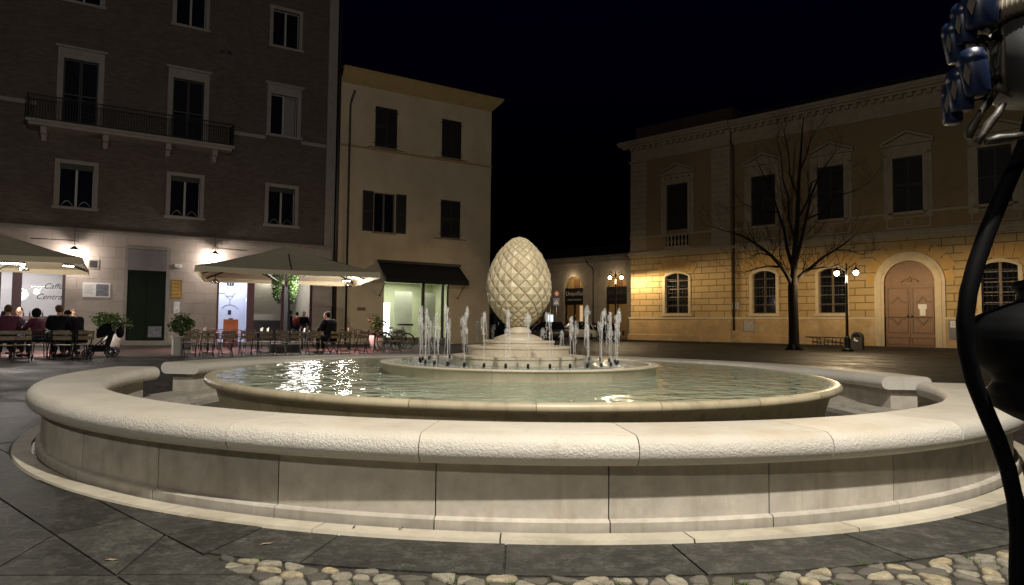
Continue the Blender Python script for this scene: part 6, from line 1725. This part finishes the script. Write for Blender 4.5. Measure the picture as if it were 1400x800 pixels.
kind(MB().add([(x, y, .0035) for x, y in bed], [tuple(range(len(bed)))]).build('soil_bed', mat('dark_soil', (.030,.026,.019), .95, .4, 20, .8, 60, .008)), 'structure')
# moss and grass tufts between the cobbles
mb = MB(); rs = random.Random(31)
for q in range(110):
    x, y, r_ = rs.choice(placed); 
    if y > 3.5 and rs.random() < .6: continue
    a = rs.uniform(0, 2*PI); x += math.cos(a)*r_*1.1; y += math.sin(a)*r_*1.0
    for b_ in range(28):
        bx_, by_ = x + rs.gauss(0, .018), y + rs.gauss(0, .014); h_ = rs.uniform(.012, .04); a = rs.uniform(0, 2*PI); d_ = rs.uniform(.004, .02)
        mb.add([(bx_-.002*math.sin(a), by_+.002*math.cos(a), .002), (bx_+.002*math.sin(a), by_-.002*math.cos(a), .002), (bx_+d_*math.cos(a), by_+d_*math.sin(a), h_)], [(0,1,2)])
kind(mb.build('grass', mat('moss_green', (.09,.16,.025), .8, .3, 30)), 'stuff')
# fallen leaves
for i, (u, v, lab) in enumerate(((152, 770.5, 'small dry brown leaf lying on the slate flags, lower left'), (364, 748, 'tiny pale dry leaf on the slate just outside the kerb'), (548, 730, 'small dark leaf on the pale kerb, left one'), (484, 728, 'small dark round leaf on the pale kerb'))):
    p = onz(u, v); z_ = .016 if i < 2 else .029; s_ = .036 if i < 2 else .02
    t = MB().add([(-s_,0,.0), (-s_*.3,s_*.35,.004), (s_*.5,s_*.3,.001), (s_,0,.006), (s_*.4,-s_*.3,.002), (-s_*.4,-s_*.28,.005), (0,0,.001)], [(0,6,1), (1,6,2), (2,6,3), (3,6,4), (4,6,5), (5,6,0)]).build('fallen_leaf', MT['dry_leaf'] if i < 2 else MT['ink'])
    t.location = (p.x, p.y, z_); t.rotation_euler = (0,0,.5*i); tag(t, lab, 'leaf')
# pink-lit paving stripe and round drain cover on the left
# ================================================================== LIGHT, SKY, CAMERA
w = bpy.data.worlds.new('World'); S.world = w; w.use_nodes = True; nt = w.node_tree; bg = nt.nodes['Background']
sky = nt.nodes.new('ShaderNodeTexSky'); sky.sky_type = 'NISHITA'; sky.sun_disc = False; sky.sun_elevation = R(-3.8); sky.sun_rotation = R(180); sky.ozone_density = 8
nt.links.new(sky.outputs[0], bg.inputs['Color']); bg.inputs['Strength'].default_value = .15
def lamp(kind_, name, loc, energy, col, size=.3, aim=None, **kw):
    l = bpy.data.lights.new(name, kind_); l.energy = energy; l.color = col
    if kind_ in ('POINT', 'SPOT'): l.shadow_soft_size = size
    if kind_ == 'AREA':
        l.shape = 'RECTANGLE'; l.size = size; l.size_y = kw.get('sy', size)
    if kind_ == 'SPOT': l.spot_size = R(kw.get('cone', 120)); l.spot_blend = kw.get('blend', .5)
    o = bpy.data.objects.new(name, l); COL.objects.link(o); o.location = loc
    if aim is not None: o.rotation_euler = (Vector(aim) - Vector(loc)).to_track_quat('-Z', 'Y').to_euler()
    return o
moon = lamp('SUN', 'moon', (0,0,50), .004, (.8,.88,1)); moon.data.angle = R(.5); moon.rotation_euler = (R(60), 0, R(200))
# street lighting of the square behind and beside the viewer
lamp('POINT', 'square_lamp', (2.2,.5,7.3), 4300, (1,.94,.84), .09)
lamp('POINT', 'square_lamp', (-6.0,-6.0,8.5), 1700, (1,.93,.82), .3)
# rooms, and added fill lights
def room(F, x, y, z, energy, col, sx, sy):
    o = lamp('AREA', 'ceiling_light', F.w(x, y, z), energy, col, sx, sy=sy); o.rotation_euler = (0, 0, F.a); return o
for U_ in (U1, U2): lamp('POINT', 'added_canopy_fill', (U_[0]+.6, U_[1]-.6, 2.6), 110, (1,.92,.84), .35)  # added fill without a fixture, brightens the canopy undersides
room(FL, -6.0, 2.0, 3.7, 120, (1,.95,.98), 4, 2)
room(FL, 3.8, 1.2, 3.78, 80, (.86,.90,1), 1.4, 1.4)
room(FL, 6.2, 1.4, 3.78, 80, (1,.95,.88), 2, 1.6)
lamp('POINT', 'added_panel_fill', FL.w(5.45, .5, 3.3), 30, (1,.95,.85), .05)  # added point light with no fixture, brightens the frosted panel
room(FL, 13.6, 1.9, 3.44, 130, (.97,1,.86), 3, 2)
for (xa, xb, z0, zt) in arches[:2]: lamp('POINT', 'added_arch_fill', FM.w((xa+xb)/2, -.5, zt-.3), 40, (1,.75,.42), .1)  # added lights with no lamp body, brighten the arcade front
cam = bpy.data.cameras.new('Camera'); co = bpy.data.objects.new('Camera', cam); COL.objects.link(co); S.camera = co
cam.sensor_width = 36; cam.lens = F_PX/1400*36; cam.shift_x = -PX/1400; cam.clip_start = .05; cam.clip_end = 1000
c, s = math.cos(ROLL), math.sin(ROLL); cp, sp = math.cos(PITCH), math.sin(PITCH)
rt_ = lambda d: Vector((d[0], d[1]*cp - d[2]*sp, d[1]*sp + d[2]*cp))
X, Y_, Z = rt_((c, 0, s)), rt_((-s, 0, c)), -rt_((0, 1, 0))
co.matrix_world = Matrix(((X.x, Y_.x, Z.x, 0), (X.y, Y_.y, Z.y, 0), (X.z, Y_.z, Z.z, EYE), (0,0,0,1)))
vs = S.view_settings; vs.view_transform = 'Standard'; vs.look = 'None'; vs.exposure = 0; vs.gamma = 1
S.render.engine = 'CYCLES'; S.cycles.max_bounces = 8; S.cycles.transparent_max_bounces = 24; S.cycles.diffuse_bounces = 3; S.cycles.glossy_bounces = 3
S.cycles.sample_clamp_indirect = 20; S.cycles.use_denoising = True; S.cycles.caustics_reflective = False; S.cycles.caustics_refractive = False
